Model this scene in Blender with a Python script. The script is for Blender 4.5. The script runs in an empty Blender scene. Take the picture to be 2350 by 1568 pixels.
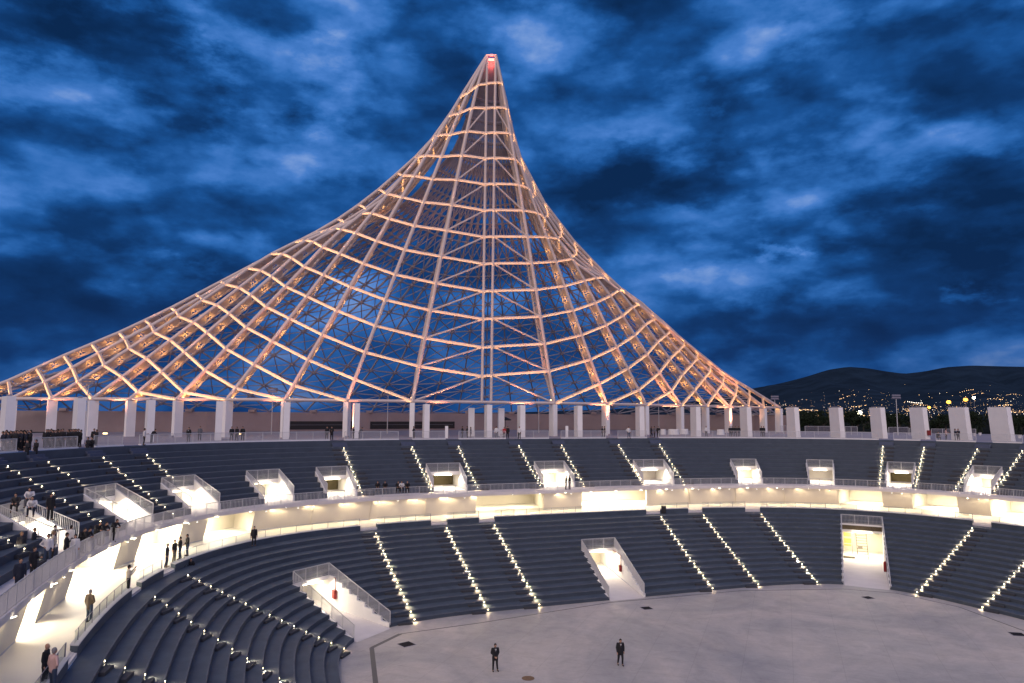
import bpy, math, random
import numpy as np
from mathutils import Vector, Matrix
random.seed(7)
rad = math.radians
scene = bpy.context.scene
COL = scene.collection

# ------------------------------------------------------------------ camera
CZ = 16.4                                   # eye height above the arena floor
F_, PITCH, ROLL, TH = 1657.19, 0.10248, 0.00542, 0.36145
fw = np.array([0, math.cos(PITCH), math.sin(PITCH)]); rt0 = np.array([1., 0, 0]); up0 = np.cross(rt0, fw)
rt = rt0*math.cos(ROLL) + up0*math.sin(ROLL); up = up0*math.cos(ROLL) - rt0*math.sin(ROLL)
cam_d = bpy.data.cameras.new('camera'); cam = bpy.data.objects.new('camera', cam_d); COL.objects.link(cam)
cam_d.sensor_width = 36; cam_d.lens = F_/2350*36; cam_d.clip_start = 0.3; cam_d.clip_end = 30000
cam.matrix_world = Matrix(((rt[0], up[0], -fw[0], 0), (rt[1], up[1], -fw[1], 0), (rt[2], up[2], -fw[2], CZ), (0, 0, 0, 1)))
scene.camera = cam
scene.view_settings.view_transform = 'Standard'; scene.view_settings.look = 'None'
scene.view_settings.exposure = 0; scene.view_settings.gamma = 1
scene.cycles.use_denoising = True
scene.cycles.max_bounces = 6; scene.cycles.diffuse_bounces = 3; scene.cycles.glossy_bounces = 2
scene.cycles.transmission_bounces = 4; scene.cycles.transparent_max_bounces = 8
scene.cycles.sample_clamp_indirect = 3; scene.cycles.caustics_reflective = False; scene.cycles.caustics_refractive = False

def ray(px, py):
    return fw + rt*(px-1175)/F_ - up*(py-784)/F_
def at(px, py, z):
    """where the sight line of a pixel of the survey meets the level z"""
    d = ray(px, py); q = d*((z-CZ)/d[2]); return q[0], q[1]
def at_depth(px, py, y):
    d = ray(px, py); q = d*(y/d[1]); return Vector((q[0], q[1], q[2]+CZ))

# ------------------------------------------------------------------ sky
def lin(r, g, b):
    f = lambda c: (c/255/12.92) if c/255 <= .04045 else ((c/255+.055)/1.055)**2.4
    return (f(r), f(g), f(b), 1)
world = bpy.data.worlds.new('World'); scene.world = world; world.use_nodes = True
wn, wl = world.node_tree.nodes, world.node_tree.links
wn.clear()
def N(t, **k):
    n = wn.new(t)
    for a, b in k.items(): setattr(n, a, b)
    return n
def wmath(op, a, b=None, c=None):
    n = N('ShaderNodeMath', operation=op)
    for i, v in enumerate((a, b, c)):
        if v is None: continue
        if isinstance(v, (int, float)): n.inputs[i].default_value = v
        else: wl.new(v, n.inputs[i])
    return n.outputs[0]
def wvec(op, a, b):
    n = N('ShaderNodeVectorMath', operation=op)
    for i, v in enumerate((a, b)):
        if isinstance(v, tuple): n.inputs[i].default_value = v
        else: wl.new(v, n.inputs[i])
    return n
tc = N('ShaderNodeTexCoord'); dirv = tc.outputs['Generated']
sep = N('ShaderNodeSeparateXYZ'); wl.new(dirv, sep.inputs[0])
zc = wmath('MAXIMUM', sep.outputs[2], 0.0)
den = wmath('ADD', zc, 0.16)
comb = N('ShaderNodeCombineXYZ'); wl.new(wmath('DIVIDE', sep.outputs[0], den), comb.inputs[0]); wl.new(wmath('DIVIDE', sep.outputs[1], den), comb.inputs[1])
def wnoise(vec, scale, detail, rough, off=(0, 0, 0), dist=0.0):
    a = wvec('ADD', vec, off); n = N('ShaderNodeTexNoise'); n.inputs['Scale'].default_value = scale
    n.inputs['Detail'].default_value = detail; n.inputs['Roughness'].default_value = rough; n.inputs['Distortion'].default_value = dist
    wl.new(a.outputs[0], n.inputs['Vector']); return n
stv = wvec('MULTIPLY', dirv, (1, 1, 2.1)).outputs[0]
n1 = wnoise(comb.outputs[0], 0.62, 2, .5, (3.1, 1.7, 0), .4)
n2 = wnoise(stv, 3.6, 9, .54, (9.3, 4.1, 0), 0)
n3 = wnoise(stv, 7.0, 7, .50, (1.3, 7.7, 2), 0)
def wpuff(scale, seed, warp):
    w_ = wnoise(stv, scale*.9, 4, .6, seed, 0); ws = wvec('SUBTRACT', w_.outputs['Color'], (.5, .5, .5)); wm = wvec('MULTIPLY', ws.outputs[0], (warp, warp, warp)); ad_ = wvec('ADD', stv, wm.outputs[0])
    vo = N('ShaderNodeTexVoronoi', feature='SMOOTH_F1'); vo.inputs['Scale'].default_value = scale; vo.inputs['Smoothness'].default_value = .35; wl.new(ad_.outputs[0], vo.inputs['Vector']); return wmath('SUBTRACT', .5, vo.outputs['Distance'])
puff = wmath('ADD', wmath('MULTIPLY', wpuff(6.5, (2, 5, 1), .20), .30), wmath('MULTIPLY', wpuff(15, (7, 1, 3), .10), .26))
billow = wmath('SUBTRACT', 1.0, wmath('ABSOLUTE', wmath('SUBTRACT', wmath('MULTIPLY', n3.outputs[0], 2.0), 1.0)))
# cloud banks at their bearings in the sky: (pixel bearing, half widths, strength)
warpn = wnoise(stv, 5.0, 8, .62, (0, 0, 0))
wsub = wvec('SUBTRACT', warpn.outputs['Color'], (.5, .5, .5)); wsc = wvec('MULTIPLY', wsub.outputs[0], (.34, .34, .20))
wdir = wvec('ADD', dirv, wsc.outputs[0]).outputs[0]
BANKS = [(650,190,170,130,.30),(330,60,200,60,-.26),(160,90,300,70,-.20),(90,190,200,70,.16),(420,400,230,110,.10),(400,230,120,50,-.16),
 (100,300,120,60,-.10),(100,400,150,60,.12),(560,60,140,60,.18),(1000,90,200,50,-.12),(940,180,70,60,.05),(760,320,160,60,-.18),(450,340,70,60,.10),
 (1180,250,200,120,-.02),(1330,120,180,110,.20),(1250,60,160,45,.05),(1800,60,260,70,.16),(1850,60,80,30,.10),(1590,195,60,35,.20),(1500,260,200,70,.06),
 (1300,400,260,70,-.17),(1600,380,240,70,-.19),(2230,200,260,90,.02),(2150,330,180,60,.16),(2230,440,260,60,-.08),(2000,300,90,60,.05),(1650,480,240,50,.08),
 (1950,520,220,60,-.16),(1770,600,45,22,.22),(1720,660,160,50,.18),(2260,625,70,22,.24),(2100,680,220,55,.03),(2250,560,150,40,-.16),(1600,560,140,60,-.04),
 (500,480,260,50,-.10),(300,640,120,30,.03),(300,560,260,50,-.06),(450,625,60,25,.12),(200,760,260,70,-.12),(1950,770,300,60,-.12),(1700,800,200,60,-.06)]
acc = None
for (bx, by, hw, hh, s) in BANKS:
    d = ray(bx, by); d = d/np.linalg.norm(d)
    df = wvec('SUBTRACT', wdir, tuple(d)); 
    asp = hw/hh
    sc = wvec('MULTIPLY', df.outputs[0], (1, 1, asp)); ln = N('ShaderNodeVectorMath', operation='LENGTH'); wl.new(sc.outputs[0], ln.inputs[0])
    mr = N('ShaderNodeMapRange', interpolation_type='SMOOTHERSTEP'); wl.new(ln.outputs['Value'], mr.inputs[0])
    mr.inputs[1].default_value = 0; mr.inputs[2].default_value = hw*1.55/F_; mr.inputs[3].default_value = s; mr.inputs[4].default_value = 0
    acc = mr.outputs[0] if acc is None else wmath('ADD', acc, mr.outputs[0])
v = wmath('ADD', wmath('MULTIPLY', n1.outputs[0], .15), wmath('MULTIPLY', n2.outputs[0], 1.38))
v = wmath('ADD', v, wmath('MULTIPLY', n3.outputs[0], .75))
v = wmath('SUBTRACT', v, wmath('MULTIPLY', billow, .34))
v = wmath('ADD', v, puff)
v = wmath('ADD', wmath('SUBTRACT', v, .475), wmath('MULTIPLY', acc, 1.05))
ramp = N('ShaderNodeValToRGB'); cr = ramp.color_ramp
for i, (p, c) in enumerate([(0.0, (9, 40, 80)), (.2, (15, 56, 108)), (.36, (25, 80, 146)), (.50, (46, 106, 180)), (.64, (72, 126, 202)), (.80, (120, 156, 216)), (1.0, (176, 192, 234))]):
    e = cr.elements[i] if i < 2 else cr.elements.new(p)
    e.position = p; e.color = lin(*c)
wl.new(v, ramp.inputs[0])
# dimmer and greyer towards the horizon, afterglow behind the viewer and overhead
hz = N('ShaderNodeMapRange', interpolation_type='SMOOTHSTEP'); wl.new(sep.outputs[2], hz.inputs[0])
hz.inputs[1].default_value = 0.0; hz.inputs[2].default_value = .22; hz.inputs[3].default_value = .55; hz.inputs[4].default_value = 0
mixh = N('ShaderNodeMix', data_type='RGBA'); wl.new(hz.outputs[0], mixh.inputs[0]); wl.new(ramp.outputs[0], mixh.inputs[6]); mixh.inputs[7].default_value = lin(19, 48, 98)
glow = N('ShaderNodeMapRange', interpolation_type='SMOOTHSTEP'); wl.new(wmath('ADD', wmath('MULTIPLY', sep.outputs[1], -1), wmath('MULTIPLY', sep.outputs[2], .25)), glow.inputs[0])
glow.inputs[1].default_value = -.1; glow.inputs[2].default_value = 1.0; glow.inputs[3].default_value = 0; glow.inputs[4].default_value = 1
gl = N('ShaderNodeMix', data_type='RGBA', blend_type='ADD'); wl.new(glow.outputs[0], gl.inputs[0]); wl.new(mixh.outputs[2], gl.inputs[6]); gl.inputs[7].default_value = (.80, .64, .68, 1)
sky = N('ShaderNodeTexSky', sky_type='NISHITA', sun_disc=False); sky.sun_elevation = rad(1.0); sky.sun_rotation = rad(190); sky.air_density = 2
bg = N('ShaderNodeBackground'); wl.new(gl.outputs[2], bg.inputs[0]); bg.inputs[1].default_value = 1.0
bg2 = N('ShaderNodeBackground'); wl.new(sky.outputs[0], bg2.inputs[0]); bg2.inputs[1].default_value = 0.001
ad = N('ShaderNodeAddShader'); wl.new(bg.outputs[0], ad.inputs[0]); wl.new(bg2.outputs[0], ad.inputs[1])
out = N('ShaderNodeOutputWorld'); wl.new(ad.outputs[0], out.inputs[0])
world.cycles.sampling_method = 'MANUAL'; world.cycles.sample_map_resolution = 512

sd = bpy.data.lights.new('sun', 'SUN'); sd.energy = 1.02; sd.angle = rad(50); sd.color = (1.0, .74, .42)
sun = bpy.data.objects.new('sun', sd); COL.objects.link(sun)
sun.rotation_euler = (rad(46), 0, rad(-38))   # glow of the western sky behind the viewer

# ------------------------------------------------------------------ materials
def mat(name, col, rough=.6, metal=0., var=0., vscale=3., bump=0., emis=None, estr=0., spec=.5, alpha=1.):
    m = bpy.data.materials.new(name); m.use_nodes = True
    nt = m.node_tree; b = nt.nodes['Principled BSDF']
    b.inputs['Base Color'].default_value = (*col, 1); b.inputs['Roughness'].default_value = rough
    b.inputs['Metallic'].default_value = metal; b.inputs['Specular IOR Level'].default_value = spec
    if emis: b.inputs['Emission Color'].default_value = (*emis, 1); b.inputs['Emission Strength'].default_value = estr
    if alpha < 1: b.inputs['Alpha'].default_value = alpha
    if var or bump:
        t = nt.nodes.new('ShaderNodeTexCoord'); n = nt.nodes.new('ShaderNodeTexNoise'); n.inputs['Scale'].default_value = vscale
        n.inputs['Detail'].default_value = 6; n.inputs['Roughness'].default_value = .6; nt.links.new(t.outputs['Object'], n.inputs['Vector'])
        if var:
            mr = nt.nodes.new('ShaderNodeMapRange'); mr.inputs[1].default_value = .25; mr.inputs[2].default_value = .75
            mr.inputs[3].default_value = 1-var; mr.inputs[4].default_value = 1+var; nt.links.new(n.outputs[0], mr.inputs[0])
            vm = nt.nodes.new('ShaderNodeVectorMath'); vm.operation = 'SCALE'; vm.inputs[0].default_value = col
            nt.links.new(mr.outputs[0], vm.inputs['Scale']); nt.links.new(vm.outputs[0], b.inputs['Base Color'])
        if bump:
            bp = nt.nodes.new('ShaderNodeBump'); bp.inputs['Strength'].default_value = bump; bp.inputs['Distance'].default_value = .02
            nt.links.new(n.outputs[0], bp.inputs['Height']); nt.links.new(bp.outputs[0], b.inputs['Normal'])
    if emis: m.cycles.emission_sampling = 'NONE'
    return m
M = {}
M['white'] = mat('white_paint', (.78, .77, .75), .55, var=.05, vscale=.7)
M['wall'] = mat('cream_plaster', (.80, .74, .61), .7, var=.04, vscale=.5)
M['conc'] = mat('pale_concrete', (.66, .62, .60), .75, var=.10, vscale=.6, bump=.1)
M['seat'] = mat('slate_seating_concrete', (.055, .076, .104), .75, var=.25, vscale=.9, bump=.15)
M['nosing'] = mat('pale_step_nosing', (.078, .094, .122), .8, var=.35, vscale=1.5)  # paler edge strip added to make the rows of steps read
M['riser'] = mat('slate_riser', (.056, .074, .100), .8, var=.15, vscale=.9)
M['step'] = mat('dark_step_block', (.045, .048, .056), .8, var=.1)
M['rail'] = mat('white_rail_metal', (.52, .52, .52), .4, var=.03)
M['kerb'] = mat('kerb_stone', (.52, .52, .54), .6, var=.06)
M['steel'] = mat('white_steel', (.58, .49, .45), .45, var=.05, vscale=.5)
M['steel_dim'] = mat('shaded_grey_steel', (.27, .26, .31), .6, var=.12, vscale=.3)  # white steel darkened for the less lit rear lattice; grey fittings share it
M['dark'] = mat('dark_opening', (.012, .012, .014), .5)
M['red'] = mat('red_paint', (.20, .008, .008), .4)
M['black'] = mat('black_plastic', (.012, .012, .013), .5)
M['lampglass'] = mat('lamp_glass', (.9, .85, .75), .3, emis=(1, .86, .62), estr=14)
M['steplamp'] = mat('step_lamp_glass', (.9, .85, .75), .3, emis=(1, .80, .46), estr=14)
M['soil'] = mat('dark_night_ground', (.014, .018, .018), .95, spec=0, var=.3, vscale=.03)
M['podium'] = mat('rose_concrete', (.36, .29, .29), .8, var=.12, vscale=.25)
M['wood'] = mat('grey_pallet_wood', (.30, .27, .2), .8)
M['yellow'] = mat('yellow_board', (.62, .52, .14), .6)
M['leaf'] = mat('dark_foliage', (.020, .030, .016), .9, spec=.1, var=.35, vscale=.8)
M['bark'] = mat('bark', (.05, .04, .03), .9)
M['hill'] = mat('night_hillside', (.016, .030, .050), 1, var=.4, vscale=.004, spec=0)
M['city'] = mat('city_lamp', (1, .8, .5), .5, emis=(1, .58, .26), estr=4.5)
M['city2'] = mat('city_lamp_white', (1, .9, .8), .5, emis=(1, .88, .72), estr=5)
M['flood'] = mat('floodlight_glass', (1, 1, .8), .5, emis=(1, .94, .66), estr=25)
M['orange'] = mat('sodium_lamp_glass', (1, .6, .2), .5, emis=(1, .38, .035), estr=5)
M['redlamp'] = mat('red_beacon_glass', (1, .3, .2), .5, emis=(1, .16, .12), estr=6)
M['led'] = mat('warm_led_glass', (1, .8, .5), .5, emis=(1, .62, .28), estr=5)
M['cone'] = mat('conifer', (.02, .035, .02), .9, var=.3)
def glass_mat():
    m = bpy.data.materials.new('rail_glass'); m.use_nodes = True; nt = m.node_tree; nt.nodes.clear()
    o = nt.nodes.new('ShaderNodeOutputMaterial'); mx = nt.nodes.new('ShaderNodeMixShader'); t = nt.nodes.new('ShaderNodeBsdfTransparent'); g = nt.nodes.new('ShaderNodeBsdfGlossy')
    t.inputs[0].default_value = (.90, .94, .92, 1); g.inputs[1].default_value = .08; g.inputs[0].default_value = (.3, .33, .33, 1)
    fr = nt.nodes.new('ShaderNodeFresnel'); fr.inputs[0].default_value = 1.4
    nt.links.new(fr.outputs[0], mx.inputs[0]); nt.links.new(t.outputs[0], mx.inputs[1]); nt.links.new(g.outputs[0], mx.inputs[2]); nt.links.new(mx.outputs[0], o.inputs[0])
    return m
M['glass'] = glass_mat()
def floor_mat():
    m = bpy.data.materials.new('arena_floor_concrete'); m.use_nodes = True; nt = m.node_tree; b = nt.nodes['Principled BSDF']
    b.inputs['Roughness'].default_value = .62
    t = nt.nodes.new('ShaderNodeTexCoord')
    def nz(s, d, r, dist=0):
        n = nt.nodes.new('ShaderNodeTexNoise'); n.inputs['Scale'].default_value = s; n.inputs['Detail'].default_value = d; n.inputs['Roughness'].default_value = r; n.inputs['Distortion'].default_value = dist
        nt.links.new(t.outputs['Object'], n.inputs['Vector']); return n
    a, c, e = nz(.09, 7, .62, .8), nz(.45, 8, .7, 1.2), nz(6, 3, .5)
    def mr(src, lo, hi, x0=.3, x1=.7):
        k = nt.nodes.new('ShaderNodeMapRange'); k.inputs[1].default_value = x0; k.inputs[2].default_value = x1; k.inputs[3].default_value = lo; k.inputs[4].default_value = hi
        nt.links.new(src, k.inputs[0]); return k.outputs[0]
    def mul(x, y):
        k = nt.nodes.new('ShaderNodeMath'); k.operation = 'MULTIPLY'; nt.links.new(x, k.inputs[0]); nt.links.new(y, k.inputs[1]); return k.outputs[0]
    h = nz(.7, 9, .75, 2.2); wv = nt.nodes.new('ShaderNodeTexBrick'); wv.inputs['Scale'].default_value = .16; wv.inputs['Mortar Size'].default_value = .0035; wv.inputs['Color1'].default_value = (1, 1, 1, 1); wv.inputs['Color2'].default_value = (.97, .97, .97, 1); wv.inputs['Mortar'].default_value = (.84, .84, .84, 1); wv.offset = 0
    mpb = nt.nodes.new('ShaderNodeMapping'); mpb.inputs['Rotation'].default_value = (0, 0, .36); nt.links.new(t.outputs['Object'], mpb.inputs[0]); nt.links.new(mpb.outputs[0], wv.inputs['Vector'])
    f = mul(mul(mr(a.outputs[0], .76, 1.14), mr(c.outputs[0], .84, 1.09)), mr(e.outputs[0], .97, 1.03))
    f = mul(mul(f, mr(h.outputs[0], .80, 1.03, .22, .46)), wv.outputs['Color'])
    mx = nt.nodes.new('ShaderNodeMix'); mx.data_type = 'RGBA'; nt.links.new(mr(a.outputs[0], 0, 1, .35, .65), mx.inputs[0])
    mx.inputs[6].default_value = (.37, .37, .38, 1); mx.inputs[7].default_value = (.47, .43, .39, 1)
    vm = nt.nodes.new('ShaderNodeVectorMath'); vm.operation = 'SCALE'; nt.links.new(mx.outputs[2], vm.inputs[0]); nt.links.new(f, vm.inputs['Scale'])
    nt.links.new(vm.outputs[0], b.inputs['Base Color'])
    bp = nt.nodes.new('ShaderNodeBump'); bp.inputs['Strength'].default_value = .1; nt.links.new(c.outputs[0], bp.inputs['Height']); nt.links.new(bp.outputs[0], b.inputs['Normal'])
    return m
M['floor'] = floor_mat()
M['hatchlid'] = mat('dull_iron', (.02, .02, .025), .95, spec=.05)

# ------------------------------------------------------------------ mesh helpers
def tag(o, label=None, cat=None, group=None, kind=None):
    if label: o['label'] = label
    if cat: o['category'] = cat
    if group: o['group'] = group
    if kind: o['kind'] = kind
    return o
def empty(name, loc=(0, 0, 0), label=None, cat=None, group=None, rz=0):
    o = bpy.data.objects.new(name, None); COL.objects.link(o); o.location = loc; o.rotation_euler[2] = rz
    return tag(o, label, cat, group)
class MB:
    def __init__(s): s.v, s.f = [], []
    def add(s, vs, fs):
        k = len(s.v); s.v += [tuple(map(float, a)) for a in vs]; s.f += [tuple(i+k for i in g) for g in fs]
    def quad(s, a, b, c, d): s.add([a, b, c, d], [(0, 1, 2, 3)])
    def hexa(s, p): s.add(p, [(0, 3, 2, 1), (4, 5, 6, 7), (0, 1, 5, 4), (1, 2, 6, 5), (2, 3, 7, 6), (3, 0, 4, 7)])
    def box(s, c, sx, sy, sz, rz=0):
        cs, sn = math.cos(rz), math.sin(rz); P = []
        for z in (-sz/2, sz/2):
            for x, y in ((-sx/2, -sy/2), (sx/2, -sy/2), (sx/2, sy/2), (-sx/2, sy/2)):
                P.append((c[0]+x*cs-y*sn, c[1]+x*sn+y*cs, c[2]+z))
        s.hexa(P)
    def bar(s, a, b, w, h=None, upv=(0, 0, 1)):
        a, b = Vector(a), Vector(b); h = h or w; d = (b-a)
        if d.length < 1e-6: return
        d.normalize(); u = Vector(upv)
        if abs(d.dot(u)) > .98: u = Vector((1, 0, 0))
        x = d.cross(u).normalized()*w/2; y = x.cross(d).normalized()*h/2
        s.hexa([a-x-y, a+x-y, a+x+y, a-x+y, b-x-y, b+x-y, b+x+y, b-x+y])
    def tube(s, a, b, r0, r1=None, n=8, caps=True):
        a, b = Vector(a), Vector(b); r1 = r0 if r1 is None else r1; d = (b-a).normalized()
        u = Vector((0, 0, 1)) if abs(d.z) < .95 else Vector((1, 0, 0)); x = d.cross(u).normalized(); y = d.cross(x)
        vs = [a+(x*math.cos(2*math.pi*i/n)+y*math.sin(2*math.pi*i/n))*r0 for i in range(n)] + [b+(x*math.cos(2*math.pi*i/n)+y*math.sin(2*math.pi*i/n))*r1 for i in range(n)]
        fs = [(i, i+n, (i+1) % n+n, (i+1) % n) for i in range(n)]
        if caps: fs += [tuple(range(n)), tuple(range(2*n-1, n-1, -1))]
        s.add(vs, fs)
    def ball(s, c, r, n=8, m=6, sc=(1, 1, 1)):
        vs = [(c[0], c[1], c[2]+r*sc[2])]
        for j in range(1, m):
            t = math.pi*j/m
            for i in range(n):
                p = 2*math.pi*i/n; vs.append((c[0]+r*sc[0]*math.sin(t)*math.cos(p), c[1]+r*sc[1]*math.sin(t)*math.sin(p), c[2]+r*sc[2]*math.cos(t)))
        vs.append((c[0], c[1], c[2]-r*sc[2])); fs = []
        for i in range(n): fs.append((0, 1+i, 1+(i+1) % n))
        for j in range(m-2):
            for i in range(n):
                a = 1+j*n+i; b = 1+j*n+(i+1) % n; fs.append((a, a+n, b+n, b))
        k = 1+(m-2)*n
        for i in range(n): fs.append((k+i, len(vs)-1, k+(i+1) % n))
        s.add(vs, fs)
    def build(s, name, m, parent=None, smooth=False):
        me = bpy.data.meshes.new(name); L = parent.location if parent is not None and parent.parent is None else Vector((0, 0, 0))
        root = parent
        while root is not None and root.parent is not None: root = root.parent
        if root is not None: L = root.location
        me.from_pydata([(a-L[0], b-L[1], c-L[2]) for a, b, c in s.v], [], s.f); me.update()
        if isinstance(m, str): m = M[m]
        me.materials.append(m)
        if smooth: me.shade_smooth()
        o = bpy.data.objects.new(name, me); COL.objects.link(o)
        if parent is not None: o.parent = parent
        return o
def lamp(name, typ, loc, energy, color, parent=None, size=.1, spot=None, blend=.5, aim=None, sy=None):
    d = bpy.data.lights.new(name, typ); d.energy = energy; d.color = color
    if typ in ('POINT', 'SPOT'): d.shadow_soft_size = size
    if typ == 'SPOT': d.spot_size = rad(spot); d.spot_blend = blend
    if typ == 'AREA':
        d.size = size
        if sy: d.shape = 'RECTANGLE'; d.size_y = sy
    o = bpy.data.objects.new(name, d); COL.objects.link(o)
    L = Vector((0, 0, 0))
    if parent is not None:
        root = parent
        while root.parent is not None: root = root.parent
        L = Vector(root.location); o.parent = parent
    o.location = Vector(loc)-L
    if aim is not None: o.rotation_euler = Vector(aim).to_track_quat('-Z', 'Y').to_euler()
    return o

# ------------------------------------------------------------------ the plan of the bowl (surveyed curves)
C_FLOOR = np.array([27.27, 26.49, 5.465, 33.66, 32.81]); C_PAR = np.array([42.97, 45.13, 3.361, 35.96, 32.80])
C_SLAB = np.array([46.72, 48.48, 3.508, 37.34, 33.26]); C_BOT = np.array([49.95, 52.49, 3.177, 38.41, 33.05]); C_RAIL = np.array([61.03, 63.82, 3.153, 38.99, 33.27])
ct, st = math.cos(TH), math.sin(TH)
def cpt(A, phi):
    a, b, n, uc, vc = A; c, s = math.cos(rad(phi)), math.sin(rad(phi))
    r = (abs(c/a)**n + abs(s/b)**n)**(-1/n); u, v_ = uc+r*c, vc+r*s
    return np.array([u*ct-v_*st, u*st+v_*ct])
def pchip(xs, ys):
    xs, ys = np.array(xs, float), np.array(ys, float); h = np.diff(xs); dl = np.diff(ys)/h; m = np.zeros(len(xs))
    m[0], m[-1] = dl[0], dl[-1]
    for i in range(1, len(xs)-1): m[i] = 0 if dl[i-1]*dl[i] <= 0 else 2*dl[i-1]*dl[i]/(dl[i-1]+dl[i])
    def g(x):
        i = int(np.clip(np.searchsorted(xs, x)-1, 0, len(xs)-2)); t = (x-xs[i])/h[i]
        return ((1+2*t)*(1-t)**2*ys[i] + t*(1-t)**2*h[i]*m[i] + t*t*(3-2*t)*ys[i+1] + t*t*(t-1)*h[i]*m[i+1])
    return g
gL = pchip([-40, -10, 11, 25, 35.1, 50.6, 61.4, 71, 90, 108, 117.1, 128.3, 144, 153.3, 169, 200, 230], [-40, -12, 10, 22, 31.6, 59.6, 68.2, 74.9, 88.6, 100.7, 107.6, 116.6, 145.7, 154.5, 169, 200, 230])
gU = pchip([-40, 0, 31.5, 35.7, 40.2, 44.3, 70.4, 76.7, 85.7, 92.2, 101.3, 107.7, 116.1, 138.6, 147.2, 180, 230], [-40, 0, 29.4, 33.9, 39.2, 43.5, 71.4, 77.3, 85.7, 91.2, 98.9, 104.9, 113, 138, 147.6, 180, 230])
def PL(phi, s): return cpt(C_FLOOR, phi)*(1-s) + cpt(C_PAR, gL(phi))*s
def PU(phi, s): return cpt(C_BOT, phi)*(1-s) + cpt(C_RAIL, gU(phi))*s
def PW(phi, s): return cpt(C_PAR, phi)*(1-s) + cpt(C_SLAB, phi)*s          # walkway, along the parapet's own bearing
def PS(phi, s): return cpt(C_SLAB, phi)*(1-s) + cpt(C_BOT, phi)*s
def V3(p, z): return Vector((p[0], p[1], z))
def gLinv(pt):
    lo, hi = -40, 230
    for _ in range(40):
        m = (lo+hi)/2
        if gL(m) < pt: lo = m
        else: hi = m
    return lo
Z_WALK, Z_KERB, Z_SOF, Z_BAL, Z_TOP = 4.9, 5.2, 7.07, 7.3, 13.13
NL, NU = 14, 10
def zl(k): return .30*k + .0022*k*k
def sl(k): return k/14.6
def zu(k): return Z_BAL + .508*k
def su(k): return k/11.
PH0, PH1 = -22, 204
VL = [(138.5, 131.5, 8, 137.1, 134.1), (93.8, 86.2, 8, 92.6, 85.2), (46.4, 39.4, 12, 43.9, 41.3)]   # bearings of both edges at the front, rows cut, bearings at the back
VU_ = [(155.6, 152.4, 4), (144.9, 141.4, 4), (136.3, 132.9, 4), (127.5, 124.2, 4), (120.2, 116.9, 4), (107.2, 102.9, 4), (91.8, 87.2, 4), (76.3, 71.7, 4), (62.2, 59.0, 4), (52.7, 49.7, 4), (43.5, 40.6, 4), (34.7, 31.9, 4)]
VU = [(a, b, k, a, b) for a, b, k in VU_]
_EC = {}
def edge(g, k):
    """bearings of the two straight sides of a gate where they cross row k"""
    if (g, k) in _EC: return _EC[(g, k)]
    fn, sf = (PL, sl) if g in VL else (PU, su); out = []
    for f0, f1 in ((g[0], g[3]), (g[1], g[4])):
        A, B = fn(f0, 0), fn(f1, sf(g[2])); n = np.array([-(B-A)[1], (B-A)[0]]); h = lambda p: float(np.dot(fn(p, sf(k))-A, n))
        lo, hi = min(f0, f1)-9, max(f0, f1)+9
        if h(lo) > h(hi): lo, hi = hi, lo
        for _ in range(40):
            m = (lo+hi)/2
            if h(m) < 0: lo = m
            else: hi = m
        out.append((lo+hi)/2)
    _EC[(g, k)] = tuple(out); return out
def spans(cuts, a=PH0, b=PH1):
    cuts = sorted((min(c), max(c)) for c in cuts); out = []; x = a
    for c0, c1 in cuts:
        if c0 > x: out.append((x, c0))
        x = max(x, c1)
    if x < b: out.append((x, b))
    return out
def frange(a, b, step=1.5):
    n = max(1, int(math.ceil(abs(b-a)/step))); return [a+(b-a)*i/n for i in range(n+1)]

# ------------------------------------------------------------------ ground
mb = MB(); outer = [(-9000, -300), (-9000, 9000), (9000, 9000), (9000, -300)]
ph = frange(0, 360, 2)[:-1]
ring = [V3(cpt(C_RAIL, p), Z_TOP) for p in ph]; K = len(ring)
prev = ring
for R in (130, 400, 1500, 9500):
    cc = cpt(C_RAIL, 0)*.5 + cpt(C_RAIL, 180)*.5
    nxt = []
    for p, q in zip(ph, ring):
        d = np.array([q.x, q.y])-cc; d = d/np.linalg.norm(d); e = cc+d*R; nxt.append(Vector((e[0], e[1], Z_TOP if R < 200 else Z_TOP-.5)))
    k0 = len(mb.v); mb.add(prev+nxt, [(i, (i+1) % K, (i+1) % K+K, i+K) for i in range(K)]); prev = nxt
    if R == 130:
        plaza = mb.build('plaza_paving', mat('plaza_concrete', (.24, .23, .27), .8, var=.12, vscale=.15)); tag(plaza, 'grey paved concourse around the top of the bowl', kind='structure'); mb = MB()
g = mb.build('ground', 'soil'); tag(g, 'dark open ground beyond the paved concourse', kind='structure')
mb = MB()
fl = [V3(cpt(C_FLOOR + np.array([4, 4, 0, 0, 0]), p), 0) for p in ph]
mb.add(fl, [tuple(range(len(fl)))])
# corridor floors of the three gates
o = mb.build('arena_floor', 'floor'); tag(o, 'smooth stained pale concrete arena floor', kind='structure')

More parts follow.
